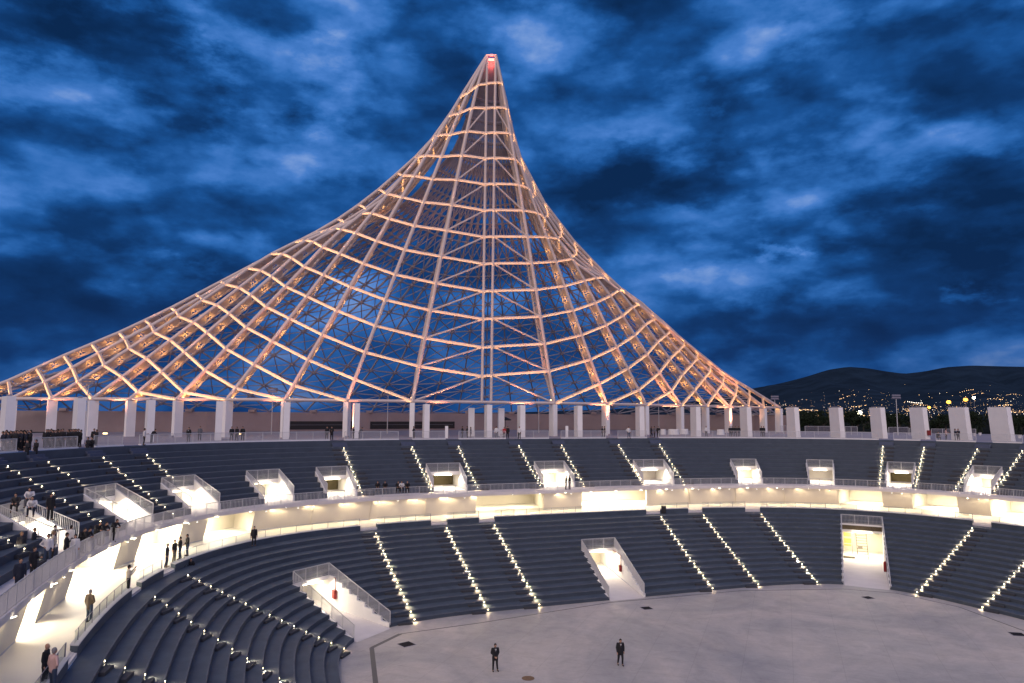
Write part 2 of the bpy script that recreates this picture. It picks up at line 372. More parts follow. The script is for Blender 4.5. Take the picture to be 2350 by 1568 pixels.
# ------------------------------------------------------------------ lower stand
low = empty('lower_stand', (0, 0, 0), 'lower tier of curved dark slate seating steps around the arena floor', 'grandstand')
def seat_row(fn, sf, k, G, z0, z1, s1, root, name='seating_step', tread=True):
    c0 = [edge(g, k) for g in G if k < g[2]]; c1 = [edge(g, k+1) for g in G if k < g[2]]
    for (a0, b0), (a1, b1) in zip(spans(c0), spans(c1)):
        mb = MB(); n = max(1, int(math.ceil((b0-a0)/1.2))); s0 = sf(k)
        for i in range(n):
            u, w = i/n, (i+1)/n; p0, q0 = a0+(b0-a0)*u, a0+(b0-a0)*w; p1, q1 = a1+(b1-a1)*u, a1+(b1-a1)*w
            mb.quad(V3(fn(q0, s0), z0), V3(fn(p0, s0), z0), V3(fn(p0, s0), z1), V3(fn(q0, s0), z1))
            if tread: mb.quad(V3(fn(q0, s0), z1), V3(fn(p0, s0), z1), V3(fn(p1, s1), z1), V3(fn(q1, s1), z1))
            else: mb.quad(V3(fn(q0, s0), z1), V3(fn(p0, s0), z1), V3(fn(p0, s0+.03), z1+.004), V3(fn(q0, s0+.03), z1+.004))
        ns_ = len(mb.f)
        if tread:
            for i in range(n):
                u, w = i/n, (i+1)/n; p0, q0 = a0+(b0-a0)*u, a0+(b0-a0)*w; e_ = .0055
                a_, b_, c_, d_ = fn(q0, s0-.0008), fn(p0, s0-.0008), fn(p0, s0+e_), fn(q0, s0+e_)
                mb.quad(V3(a_, z1-.05), V3(b_, z1-.05), V3(b_, z1+.004), V3(a_, z1+.004)); mb.quad(V3(a_, z1+.004), V3(b_, z1+.004), V3(c_, z1+.004), V3(d_, z1+.004))
        o = mb.build(name, 'seat', root); o.data.materials.append(M['nosing']); o.data.materials.append(M['riser'])
        for fi, pl in enumerate(o.data.polygons): pl.material_index = 1 if fi >= ns_ else (2 if (not tread or fi % 2 == 0) else 0)
for k in range(NL): seat_row(PL, sl, k, VL, zl(k), zl(k+1), sl(k+1) if k < NL-1 else .985, low)

AIS_L = [(169.0, 0), (153.4, 0), (144.0, 0), (128.3, 0), (117.1, 0), (108.0, 0), (71.0, 0), (61.4, 0), (50.6, 0), (35.1, 0), (24.6, 0)]
GW = .95
# surveyed lights: nominal bearing -> (row, bearing in view) of a high and of a low lamp of the stairway
SURV = {153.4: (13, 355, 0, 775), 144.0: (13, 431, 0, 789), 128.3: (13, 862.5, 0, 951), 117.1: (13, 1025, 0, 1120), 108.0: (13, 1135, 0, 1237.5), 71.0: (13, 1517.5, 0, 1635), 61.4: (13, 1615, 0, 1740), 50.6: (13, 1747.5, 0, 1875), 35.1: (13, 2231, 0, 2105), 24.6: (8, 2349.6, 0, 2255),
 147.2: (9, 17.5, 1, 230), 143.5: (9, 111, 6, 180), 138.4: (9, 237.5, 1, 377.5), 134.0: (9, 337.5, 6, 381), 116.0: (9, 788.8, 0, 830), 107.9: (9, 946, 0, 989), 101.5: (9, 1052.5, 0, 1096), 92.3: (9, 1191, 0, 1240), 86.0: (9, 1289, 0, 1339), 76.9: (9, 1420, 0, 1473), 70.7: (9, 1514, 0, 1567.5), 44.3: (9, 2026, 0, 2018), 40.1: (9, 2120, 0, 2101), 35.6: (9, 2242.5, 0, 2194), 31.3: (9, 2346, 0, 2282.5)}
def row_bearings(phi, fn, sf, zf):
    if phi not in SURV: return lambda k: phi
    ends = []
    for k, px in (SURV[phi][:2], SURV[phi][2:]):
        z = zf(k)+(zf(k+1)-zf(k))*.72; lo, hi = phi-11, phi+11
        for _ in range(40):
            m = (lo+hi)/2; q = fn(m, sf(k)); P = np.array([q[0], q[1], z-CZ])
            if 1175+F_*(P@rt)/(P@fw) > px: lo = m
            else: hi = m
        ends.append(fn((lo+hi)/2, sf(k)))
    A, B = ends; n = np.array([-(B-A)[1], (B-A)[0]]); cache = {}
    def g(k):
        if k not in cache:
            h = lambda p: float(np.dot(fn(p, sf(k))-A, n)); lo, hi = phi-13, phi+13
            if h(lo) > h(hi): lo, hi = hi, lo
            for _ in range(40):
                m = (lo+hi)/2
                if h(m) < 0: lo = m
                else: hi = m
            cache[k] = (lo+hi)/2
        return cache[k]
    return g
def par_phi_off(pt, w):
    c = cpt(C_PAR, pt); d = cpt(C_PAR, pt+.5)-c; return w/np.linalg.norm(d)*.5
# parapet wall with gaps at the stair heads
def aside(A, t, m, phi):      # bearing t moved m metres along the curve A, towards the walking side of the stairway
    return t + (-1 if phi < 48 else 1)*m/np.linalg.norm(cpt(A, t+.5)-cpt(A, t-.5))
gaps = []
for a, _ in AIS_L:
    t = aside(C_PAR, gL(row_bearings(a, PL, sl, zl)(14.4)), .45, a); e = par_phi_off(t, GW); gaps.append((t-e, t+e))
segs = spans(gaps, PH0, PH1)
names_side = ['far right', 'right']
wall_p = empty('parapet_wall', (0, 0, 0), 'low slate faced parapet with white kerb above the lower seats', 'wall')
glass_rail = empty('glass_balustrade', (0, 0, 0), 'low glass balustrade on the kerb of the lit lower walkway', 'railing')
zt = zl(NL)
for (a, b) in segs:
    fs = frange(a, b, 1.0); m1, m2 = MB(), MB(); mg, mf = MB(), MB()
    for p, q in zip(fs[:-1], fs[1:]):
        A0, B0 = PW(q, -.07), PW(p, -.07); A1, B1 = PW(q, .08), PW(p, .08)
        m1.hexa([V3(A0, zt-.3), V3(B0, zt-.3), V3(B1, zt-.3), V3(A1, zt-.3), V3(A0, Z_KERB-.06), V3(B0, Z_KERB-.06), V3(B1, Z_KERB-.06), V3(A1, Z_KERB-.06)])
        A2, B2 = PW(q, -.085), PW(p, -.085); A3, B3 = PW(q, .09), PW(p, .09)
        m2.hexa([V3(A2, Z_KERB-.06), V3(B2, Z_KERB-.06), V3(B3, Z_KERB-.06), V3(A3, Z_KERB-.06), V3(A2, Z_KERB), V3(B2, Z_KERB), V3(B3, Z_KERB), V3(A3, Z_KERB)])
        G0, G1 = PW(q, .0), PW(p, .0)
        mg.quad(V3(G0, Z_KERB+.03), V3(G1, Z_KERB+.03), V3(G1, Z_KERB+.62), V3(G0, Z_KERB+.62))
        mf.bar(V3(G0, Z_KERB+.63), V3(G1, Z_KERB+.63), .022)
        if fs.index(p) % 2 == 0: mf.bar(V3(G1, Z_KERB), V3(G1, Z_KERB+.63), .03)
    mf.bar(V3(PW(a, 0), Z_KERB), V3(PW(a, 0), Z_KERB+.64), .05)
    m1.build('wall_face', 'seat', wall_p); m2.build('kerb', 'kerb', wall_p)
    mg.build('glass_panel', 'glass', glass_rail); mf.build('frame', 'steel_dim', glass_rail)

def radial(fn, phi, s, e=.02):
    d = fn(phi, s+e)-fn(phi, s-e); d = d/np.linalg.norm(d); return d, np.array([-d[1], d[0]])
# stairways: half-height step blocks with a recessed lamp on each
ST_L = [(169.0, 'stairs nearest the left edge of the lower stand, running out of the picture'),
 (153.4, 'lit stairs down the left of the lower stand, nearest the man with hand on hip'),
 (144.0, 'lit stairs down the left of the lower stand whose head is beside two seated people'),
 (128.3, 'lit lower stairs just right of the gate with the long white stepped wall'),
 (117.1, 'lit lower stairs, middle one of the three between the two left gates'),
 (108.0, 'lit lower stairs nearest the left of the middle gate'),
 (71.0, 'lit lower stairs beside the black loudspeaker on the kerb'),
 (61.4, 'lit lower stairs, middle one of the three between the middle gate and the tall gate'),
 (50.6, 'lit lower stairs just left of the tall bright gate'),
 (35.1, 'lit lower stairs just right of the tall bright gate, slanting down to the left'),
 (24.6, 'lit lower stairs at the right edge of the picture')]
ST_U = [(158.6, 0, 'lit upper stairs at the far left edge, beside the nearest exit'),
 (147.2, 0, 'lit upper stairs left of the second exit from the left'), (143.5, 5, 'short lit upper stairs ending on top of the second exit from the left'),
 (138.4, 0, 'lit upper stairs between the second and the third exit from the left'), (134.0, 5, 'short lit upper stairs ending on top of the third exit from the left'),
 (116.0, 0, 'lit upper stairs on the right side of the fifth exit from the left'), (107.9, 0, 'lit upper stairs left of the sixth exit, right of the seated spectators'),
 (101.5, 0, 'lit upper stairs on the right side of the sixth exit from the left'), (92.3, 0, 'lit upper stairs left of the exit where two men stand talking'),
 (86.0, 0, 'lit upper stairs on the right side of the exit where two men stand'), (76.9, 0, 'lit upper stairs below the person in a white shirt standing at the top step'),
 (70.7, 0, 'lit upper stairs on the right side of the eighth exit from the left'), (44.3, 0, 'lit upper stairs left of the exit below the shaded pillars, almost upright in view'),
 (40.1, 0, 'lit upper stairs right of the exit second from the right'), (35.6, 0, 'lit upper stairs left of the rightmost exit'), (31.3, 0, 'lit upper stairs at the right edge, beyond the rightmost exit')]
def stairs(fn, sf, zf, phi, n, kmin, label, group, wid=1.15, lampw=95):
    rb_ = row_bearings(phi, fn, sf, zf); nom = phi; p0 = fn(phi, sf(kmin)); root = empty('aisle_stairs', (p0[0], p0[1], zf(kmin)), label, 'stairs', group)
    for k in range(kmin, n):
        mb = MB(); phi = rb_(k)
        d, t = radial(fn, phi, sf(k)); sg_ = -1 if phi < 48 else 1; ml_ = np.linalg.norm(fn(phi+.5, sf(k))-fn(phi-.5, sf(k))); pb = phi + sg_*.87/ml_
        for G_ in (VL if fn is PL else VU):
            if k <= G_[2]:
                e0_, e1_ = edge(G_, k)
                if e1_ < pb+.75/ml_ and e0_ > pb-.75/ml_: pb = phi - sg_*.87/ml_
        d, t = radial(fn, pb, sf(k)); c = fn(pb, sf(k)); zb, zt_ = zf(k), (zf(k)+zf(k+1))/2
        a = c-t*wid/2-d*.38; b = c+t*wid/2-d*.38; e = c+t*wid/2-d*.005; f = c-t*wid/2-d*.005
        mb.hexa([V3(a, zb+.003), V3(b, zb+.003), V3(e, zb+.003), V3(f, zb+.003), V3(a, zt_), V3(b, zt_), V3(e, zt_), V3(f, zt_)])
        mb.build('half_step', 'step', root)
    for k in range(kmin, n):
        phi = rb_(k); c = fn(phi, sf(k)); t = fn(phi+.3, sf(k))-fn(phi-.3, sf(k)); t = t/np.linalg.norm(t); d = np.array([-t[1], t[0]]); dr_ = radial(fn, phi, sf(k))[0]; d = d if np.dot(d, dr_) > 0 else -d; side = 1
        zz = zf(k)+(zf(k+1)-zf(k))*.72; q0 = c - t*side*(wid/2+.30); cc_ = fn(phi - side*.01, sf(k)); q = c - d*.03
        m2 = MB(); m2.hexa([V3(q-t*.048, zz-.025), V3(q+t*.048, zz-.025), V3(q+t*.048+d*.02, zz-.025), V3(q-t*.048+d*.02, zz-.025), V3(q-t*.048, zz+.025), V3(q+t*.048, zz+.025), V3(q+t*.048+d*.02, zz+.025), V3(q-t*.048+d*.02, zz+.025)])
        fx = m2.build('step_light', 'steplamp', root)
        lamp('step_glow', 'SPOT', V3(q-d*.05, zz+.01), lampw*(.25 if k == 0 else 1)*random.uniform(.75, 1.15), (1, .72, .42), fx, size=.03, spot=140, blend=.9, aim=(-d[0]*.45, -d[1]*.55, -1))
for phi, lb in ST_L: stairs(PL, sl, zl, phi, NL, 0, lb, 'lit stairways of the lower stand')
# stair head steps through the parapet
for (phi, lb) in ST_L:
    t = aside(C_PAR, gL(row_bearings(phi, PL, sl, zl)(14.4)), .45, phi); e = par_phi_off(t, GW-.02); mb = MB()
    for i, (s0, s1, z1) in enumerate(((-.07, -.01, zt+.2), (-.01, .14, Z_WALK-.04))):
        a, b, c, d_ = PW(t+e, s0), PW(t-e, s0), PW(t-e, s1), PW(t+e, s1)
        mb.hexa([V3(a, zt+.004), V3(b, zt+.004), V3(c, zt+.004), V3(d_, zt+.004), V3(a, z1-.003), V3(b, z1-.003), V3(c, z1-.003), V3(d_, z1-.003)])
    mb.build('stair_head_steps', 'conc', wall_p)

# ------------------------------------------------------------------ walkway, balcony, upper stand
mb = MB(); fs = frange(PH0, PH1, 1.0)
for p, q in zip(fs[:-1], fs[1:]):
    mb.quad(V3(PW(q, .05), Z_WALK), V3(PW(p, .05), Z_WALK), V3(PS(p, 2.6), Z_WALK), V3(PS(q, 2.6), Z_WALK))
o = mb.build('walkway', mat('walkway_resin', (.72, .68, .60), .45, var=.05, vscale=.3)); tag(o, 'cream walkway floor under the balcony', kind='structure')
bal = empty('balcony', (0, 0, 0), 'white balcony slab overhanging the lit walkway below the upper stand', 'balcony')
m1 = MB()
for p, q in zip(fs[:-1], fs[1:]):
    A, B, C_, D = PS(q, 0), PS(p, 0), PS(p, 1.0), PS(q, 1.0)
    m1.hexa([V3(A, Z_SOF), V3(B, Z_SOF), V3(C_, Z_SOF), V3(D, Z_SOF), V3(A, Z_BAL), V3(B, Z_BAL), V3(C_, Z_BAL), V3(D, Z_BAL)])
m1.build('slab', 'conc', bal)
upst = empty('upper_stand', (0, 0, 0), 'upper tier of curved dark slate seating steps above the white balcony', 'grandstand')
for k in range(NU): seat_row(PU, su, k, VU, zu(k), zu(k+1), su(k+1), upst)
seat_row(PU, su, NU, VU, zu(NU), Z_TOP, 1, upst, 'rear_wall', False)
M['landing'] = mat('bluish_landing_step', (.075, .095, .15), .8, var=.1)
for nomb, k0, lb in ST_U:
    phi = row_bearings(nomb, PU, su, zu)(11); phi = phi + (-1 if phi < 48 else 1)*.35
    for j, (w_, zt_) in enumerate(((.62, .25), (.31, .5))):
        t = fn_t = PU(phi+.3, su(NU))-PU(phi-.3, su(NU)); t = t/np.linalg.norm(t); d = radial(PU, phi, su(NU))[0]; c = PU(phi, su(NU)); d = d-t*np.dot(d, t); d = d/np.linalg.norm(d)
        a, b = c-t*.95-d*w_, c+t*.95-d*w_; e, f = c+t*.95-d*.004, c-t*.95-d*.004; mb = MB()
        mb.hexa([V3(a, zu(NU)+.004), V3(b, zu(NU)+.004), V3(e, zu(NU)+.004), V3(f, zu(NU)+.004), V3(a, zu(NU)+zt_), V3(b, zu(NU)+zt_), V3(e, zu(NU)+zt_), V3(f, zu(NU)+zt_)])
        mb.build('landing_step', 'landing', upst)
for phi, k0, lb in ST_U: stairs(PU, su, zu, phi, NU, k0, lb, 'lit stairways of the upper stand', lampw=120)

# ------------------------------------------------------------------ railings
def railing(name, root, pts, zs, h=1.05, bay=1.9, bar=.13, bw=.022, bd=.032, close_end=True, base=False):
    """pts: list of xy, zs: base heights.  top rail, posts, one bar panel per bay."""
    P = [V3(p, z) for p, z in zip(pts, zs)]
    L = [0]
    for a, b in zip(P[:-1], P[1:]): L.append(L[-1]+(Vector((b.x, b.y, 0))-Vector((a.x, a.y, 0))).length)
    def pos(t):
        t = min(max(t, 0), L[-1])
        for i in range(len(P)-1):
            if t <= L[i+1]+1e-9:
                u = (t-L[i])/max(1e-9, L[i+1]-L[i]); return P[i].lerp(P[i+1], u)
        return P[-1].copy()
    tr, br = MB(), MB()
    nseg = max(len(P)-1, 1)
    for a, b in zip(P[:-1], P[1:]):
        tr.bar(a+Vector((0, 0, h)), b+Vector((0, 0, h)), .05, .05)
        br.bar(a+Vector((0, 0, .09)), b+Vector((0, 0, .09)), .03, .03)
    tr.build('handrail', 'rail', root); br.build('bottom_rail', 'rail', root)
    n = max(1, round(L[-1]/bay)); pm = None
    for i in range(n+1):
        t = L[-1]*i/n; q = pos(t)
        pm = MB(); pm.bar(q, q+Vector((0, 0, h)), .05, .06); pm.build('post', 'rail', root)
        if i < n:
            mm = MB(); t1 = L[-1]*(i+1)/n; nb = max(2, int((t1-t)/bar))
            for j in range(1, nb):
                q = pos(t+(t1-t)*j/nb); q2 = pos(t+(t1-t)*(j+.1)/nb); dd = (q2-q); dd.z = 0; dd.normalize(); nn = Vector((-dd.y, dd.x, 0))
                x = dd*bw/2; y = nn*bd/2; zb = Vector((0, 0, .09)); zt2 = Vector((0, 0, h))
                vs = [q-x-y+zb, q+x-y+zb, q+x+y+zb, q-x+y+zb, q-x-y+zt2, q+x-y+zt2, q+x+y+zt2, q-x+y+zt2]
                mm.add(vs, [(0, 1, 5, 4), (1, 2, 6, 5), (2, 3, 7, 6), (3, 0, 4, 7)])
            mm.build('bar_panel', 'rail', root)
rb = empty('balcony_railing', (0, 0, 0), 'long white barred railing along the edge of the balcony', 'railing')
fs = frange(14, 186, 1.0)
railing('balcony_railing', rb, [PS(p, .05) for p in fs], [Z_BAL]*len(fs), bay=1.45, bar=.145)
# top railing in sections between the stair heads
tops = sorted([aside(C_RAIL, gU(row_bearings(p, PU, su, zu)(11)), .35, p) for p, k0, lb in ST_U])
hd = []
for t in tops:
    c = cpt(C_RAIL, t); e = 1.0/np.linalg.norm(cpt(C_RAIL, t+.5)-c)*.5; hd.append((t-e, t+e))
secs = spans(hd, 10, 178)
secs = secs[::-1]
wh = ['beside the first stair head from the right edge', '']
for i, (a, b) in enumerate(secs):
    c = (a+b)/2; p = cpt(C_RAIL, c)
    nm = ['at the far left in front of the dark crowd'] if i == 0 else None
    lab = 'white barred railing at the top of the bowl, section %s from the left' % ['first', 'second', 'third', 'fourth', 'fifth', 'sixth', 'seventh', 'eighth', 'ninth', 'tenth', 'eleventh', 'twelfth', 'thirteenth', 'fourteenth', 'fifteenth', 'sixteenth', 'seventeenth', 'eighteenth'][i]
    r = empty('top_railing', (p[0], p[1], Z_TOP), lab, 'railing', 'railing sections along the top of the bowl')
    fs = frange(a, b, 1.0); pts = [cpt(C_RAIL + np.array([.15, .15, 0, 0, 0]), q) for q in fs]
    railing('top_railing', r, pts, [Z_TOP+.1]*len(fs), h=1.0, bay=2.2, bar=.14)
    kb = MB()
    for q0, q1 in zip(fs[:-1], fs[1:]):
        A, B = cpt(C_RAIL-np.array([.06, .06, 0, 0, 0]), q1), cpt(C_RAIL-np.array([.06, .06, 0, 0, 0]), q0); C_, D = cpt(C_RAIL+np.array([.3, .3, 0, 0, 0]), q0), cpt(C_RAIL+np.array([.3, .3, 0, 0, 0]), q1)
        kb.hexa([V3(A, Z_TOP-.02), V3(B, Z_TOP-.02), V3(C_, Z_TOP-.02), V3(D, Z_TOP-.02), V3(A, Z_TOP+.12), V3(B, Z_TOP+.12), V3(C_, Z_TOP+.12), V3(D, Z_TOP+.12)])
    kb.build('kerb', 'white', r)

# ------------------------------------------------------------------ gates (vomitories)
GL = ['white stepped gate at the left of the arena floor with a red hose cabinet inside', 'glowing white gate in the middle of the lower stand with a small red cabinet', 'tall bright gate with a ladder, seen straight on at the right']
GU = ['bright exit in the upper stand at the left edge, people in front of it', 'bright exit second from the left, only its white side wall seen', 'bright exit third from the left, a person leaning on its rail',
 'bright exit fourth from the left, with no lit stairs beside it', 'exit fifth from the left with a dark doorway and one lit stairway on its right', 'exit sixth from the left with an olive room behind, right of the seated spectators',
 'exit with two men standing in front of it, seventh from the left', 'exit eighth from the left, a pale room seen through its doorway', 'narrow bright exit ninth from the left, with no stairs beside it',
 'exit tenth from the left, a white pillar in its doorway', 'exit eleventh from the left between two lit stairways, doorway at its right', 'rightmost bright exit of the upper stand']
def gate(fn, sf, zf, G, zfl, label, group, name, front_s, power, depth=5.0, hdoor=None, lower=False, endm='wall'):
    a, b, kb, a1_, b1_ = G
    pc = fn((a+b)/2, 0); root = empty(name, (pc[0], pc[1], zfl), label, 'gate', group)
    sb = sf(kb); zc = zf(kb)                                   # back of the well and the tread level there
    # side walls with a stepped top
    for side in (0, 1):
        mb = MB()
        for k in range(kb):
            p0, p1 = fn(edge(G, k)[side], sf(k)), fn(edge(G, k+1)[side], sf(k+1)); d = (p1-p0); d = d/np.linalg.norm(d); t = np.array([-d[1], d[0]])*.16
            mid = (fn(edge(G, k)[0], sf(k))+fn(edge(G, k)[1], sf(k)))/2
            if np.dot(t, mid-p0) > 0: t = -t
            q0, q1 = p0+t, p1+t; i0, i1 = p0-t*.15, p1-t*.15
            za = zb_ = zf(k+1)+.006
            if not lower: za, zb_ = zf(k)+.56, zf(k+1)+.56
            mb.hexa([V3(i0, zfl), V3(i1, zfl), V3(q1, zfl), V3(q0, zfl), V3(i0, za), V3(i1, zb_), V3(q1, zb_), V3(q0, za)])
        p0 = fn(edge(G, kb)[side], sb); p1 = fn(edge(G, kb)[side], sb+depth/(16. if lower else 11.)); d = (p1-p0); d = d/np.linalg.norm(d); t = np.array([-d[1], d[0]])*.16
        if np.dot(t, (fn(a1_, sb)+fn(b1_, sb))/2-p0) > 0: t = -t
        q0, q1 = p0+t, p1+t
        mb.hexa([V3(p0, zfl), V3(p1, zfl), V3(q1, zfl), V3(q0, zfl), V3(p0, zc-.25), V3(p1, zc-.25), V3(q1, zc-.25), V3(q0, zc-.25)])
        mb.build('side_wall', 'white', root)
    hd_ = zc-.30 if hdoor is None else hdoor
    se = sb+depth/(16. if lower else 11.)
    A, B = fn(a1_, sb), fn(b1_, sb); E, H = fn(a1_, se), fn(b1_, se); d = (E-A)/np.linalg.norm(E-A)
    mb = MB()   # lintel
    mb.hexa([V3(A-d*.06, hd_), V3(B-d*.06, hd_), V3(B+d*.24, hd_), V3(A+d*.24, hd_), V3(A-d*.06, zc+.03), V3(B-d*.06, zc+.03), V3(B+d*.24, zc+.03), V3(A+d*.24, zc+.03)]); mb.build('lintel', 'white', root)
    mb = MB(); mb.hexa([V3(A+d*.24, hd_), V3(B+d*.24, hd_), V3(H, hd_), V3(E, hd_), V3(A+d*.24, hd_+.1), V3(B+d*.24, hd_+.1), V3(H, hd_+.1), V3(E, hd_+.1)]); mb.build('ceiling', 'white', root)
    mb = MB(); mb.hexa([V3(E, zfl), V3(H, zfl), V3(H+d*.15, zfl), V3(E+d*.15, zfl), V3(E, hd_), V3(H, hd_), V3(H+d*.15, hd_), V3(E+d*.15, hd_)]); mb.build('end_wall', endm, root)
    F0, F1 = fn(a, front_s), fn(b, front_s)
    mb = MB(); mb.quad(V3(F0, zfl+.012), V3(F1, zfl+.012), V3(H, zfl+.012), V3(E, zfl+.012)); mb.build('gate_floor', 'conc', root)
    # railings: back and two raking sides
    mo = d*.05
    railing('r', root, [A-d*.02, B-d*.02], [zc+.03, zc+.03], h=1.02, bay=1.5, bar=.13)
    for side in (0, 1):
        pts = [fn(edge(G, k)[side], sf(k)) for k in (kb, 0)]; t = (fn((a+b)/2, 0)-pts[1]); t = t/np.linalg.norm(t)
        railing('r', root, [p-t*.06 for p in pts], [zc+.03, zf(1)-.12 if lower else zf(0)+.56], h=1.02, bay=1.6, bar=.13)
    # lamps: a strip under the ceiling and one under the lintel
    cx = (A+B)/2+d*(depth*.45); w = np.linalg.norm(A-B)
    mb = MB(); mb.box(V3(cx, hd_-.03), .9, .25, .05, math.atan2(d[1], d[0])); lf = mb.build('ceiling_lamp', 'lampglass', root)
    lamp('gate_light', 'AREA', V3(cx, hd_-.08), power, (1, .86, .62), lf, size=min(2.2, w*.6), aim=(0, 0, -1), sy=2.4)
    fx = (A+B)/2-d*.22
    mb = MB(); mb.box(V3(fx, hd_+.02), .1, w*.5, .05, math.atan2(d[1], d[0])); lf = mb.build('lintel_lamp', 'lampglass', root)
    lamp('lintel_light', 'AREA', V3(fx-d*.05, hd_-.02), (330 if not lower else power*.6), (1, .87, .66), lf, size=w*.7, sy=.3, aim=(-d[0]*.55, -d[1]*.55, -1))
    return root, A, B, E, H, d, hd_
gates = []
for G, lb in zip(VL, GL):
    kb = G[2]; dep = 4.5 if kb == 8 else 4.2
    gates.append(gate(PL, sl, zl, G, 0, lb, 'gates onto the arena floor', 'gate', -.02, 300 if kb == 8 else 420, depth=dep, lower=True, hdoor=None if kb == 8 else 3.0))
M['olive'] = mat('olive_dim_room', (.115, .095, .05), .8, var=.15)  # dimness of the room beyond is put into this end wall colour
for gi, (G, lb) in enumerate(zip(VU, GU)):
    gates.append(gate(PU, su, zu, G, Z_BAL, lb, 'exits of the upper stand', 'exit_gate', -.02, 60 if gi in (4, 5, 7, 9, 10) else 420, depth=3.6, hdoor=zu(4)-.42, endm='olive' if gi in (4, 5, 10) else ('conc' if gi in (7, 9) else 'wall')))

# ------------------------------------------------------------------ wall under the balcony
def phi_of_px(px, s=1.3, z=Z_WALK):
    lo, hi = 10, 180
    for _ in range(40):
        m = (lo+hi)/2; q = PW(m, s); P = np.array([q[0], q[1], z-CZ]); x = 1175+F_*(P@rt)/(P@fw)
        if x > px: lo = m
        else: hi = m
    return (lo+hi)/2
WS = [(-60, 35, 'leftmost slanted wall panel on the lit walkway'), (79, 150, 'slanted wall panel above the walkway, left of the man with hand on hip'), (259, 309, 'slanted wall panel behind the woman photographing'), (405, 465, 'slanted wall panel behind the group of four men'),
 (575, 1091, 'long cream wall with many small lamps under the left part of the balcony'), (1247, 1335, 'short cream wall panel between the two bright rooms in the middle'), (1484, 1925, 'long cream wall with lamps under the right part of the balcony'),
 (2027, 2095, 'slanted wall panel between the two bright rooms at the right'), (2201, 2276, 'slanted wall panel above the rightmost stair head')]
TOPS = 1.06
wphis = []
for x0, x1, lb in WS:
    a, b = phi_of_px(x0), phi_of_px(x1); wphis.append((a, b)); p = PW((a+b)/2, 1.3)
    root = empty('walkway_wall', (p[0], p[1], Z_WALK), lb, 'wall', 'cream wall panels along the walkway'); fs = frange(b, a, 1.0)
    mb, ms = MB(), MB()
    for p0, p1 in zip(fs[:-1], fs[1:]):
        A, B = PW(p1, 1.3), PW(p0, 1.3); T0, T1 = PW(p1, TOPS), PW(p0, TOPS); C_, D = PW(p0, 1.55), PW(p1, 1.55)
        mb.hexa([V3(A, Z_WALK), V3(B, Z_WALK), V3(C_, Z_WALK), V3(D, Z_WALK), V3(T0, Z_SOF-.004), V3(T1, Z_SOF-.004), V3(C_, Z_SOF-.004), V3(D, Z_SOF-.004)])
        S0, S1 = PW(p1, 1.285), PW(p0, 1.285)
        ms.hexa([V3(S0, Z_WALK+.002), V3(S1, Z_WALK+.002), V3(B, Z_WALK+.002), V3(A, Z_WALK+.002), V3(S0, Z_WALK+.1), V3(S1, Z_WALK+.1), V3(B, Z_WALK+.1), V3(A, Z_WALK+.1)])
    mb.build('panel', 'wall', root); ms.build('skirting', 'kerb', root)
    L = abs(x1-x0)
    if L > 300:      # vertical ribs on the long walls
        for i in range(1, 4):
            q = b+(a-b)*i/4.; A, T = PW(q, 1.27), PW(q, TOPS-.03); rbm = MB(); rbm.bar(V3(A, Z_WALK+.02), V3(T, Z_SOF-.01), .12, .08); rbm.build('rib', 'wall', root)
# deep lit rooms between the panels: shared rear wall, floor and ceiling are under the stand
rw = empty('rear_concourse_wall', (0, 0, 0), 'bright cream rear wall of the rooms behind the walkway', 'wall')
mb = MB(); mc = MB()
fs = frange(8, 190, 1.5)
for p, q in zip(fs[:-1], fs[1:]):
    A, B = PS(q, 2.3), PS(p, 2.3); mb.quad(V3(A, Z_WALK), V3(B, Z_WALK), V3(B, Z_SOF), V3(A, Z_SOF))
    mc.quad(V3(PS(p, .95), Z_SOF-.01), V3(PS(q, .95), Z_SOF-.01), V3(PS(q, 2.6), Z_SOF-.01), V3(PS(p, 2.6), Z_SOF-.01))
mb.build('wall_face', 'wall', rw); mc.build('ceiling', 'white', rw)
# cross walls at the room edges and ceiling lamps
order = sorted(wphis, key=lambda t: -t[0])
rooms = [(order[i][1], order[i+1][0]) for i in range(len(order)-1)] + [(order[-1][1], order[-1][1]-14)]
for i, (a, b) in enumerate(rooms):
    mb = MB()
    for q in (a+.25, b-.25):
        A, B = PW(q, 1.5), PS(q, 2.3); d = B-A; t = np.array([-d[1], d[0]])/np.linalg.norm(d)*.12
        mb.hexa([V3(A-t, Z_WALK), V3(A+t, Z_WALK), V3(B+t, Z_WALK), V3(B-t, Z_WALK), V3(A-t, Z_SOF-.015), V3(A+t, Z_SOF-.015), V3(B+t, Z_SOF-.015), V3(B-t, Z_SOF-.015)])
    mb.build('cross_wall', 'wall', rw)
    n = max(1, round(abs(a-b)/4.))
    for j in range(n):
        q = a+(b-a)*(j+.5)/n; c = PS(q, 1.3); d, t = radial(PS, q, 1.3)
        mb = MB(); mb.box(V3(c, Z_SOF-.05), 1.4, .2, .07, math.atan2(t[1], t[0])); lf = mb.build('ceiling_lamp', 'lampglass', rw)
        lamp('room_light', 'AREA', V3(c, Z_SOF-.1), [700, 620, 620, 420, 200, 600, 600, 700, 700][i % 9], (1, .87, .66), lf, size=2.4, sy=1.6, aim=(0, 0, -1))
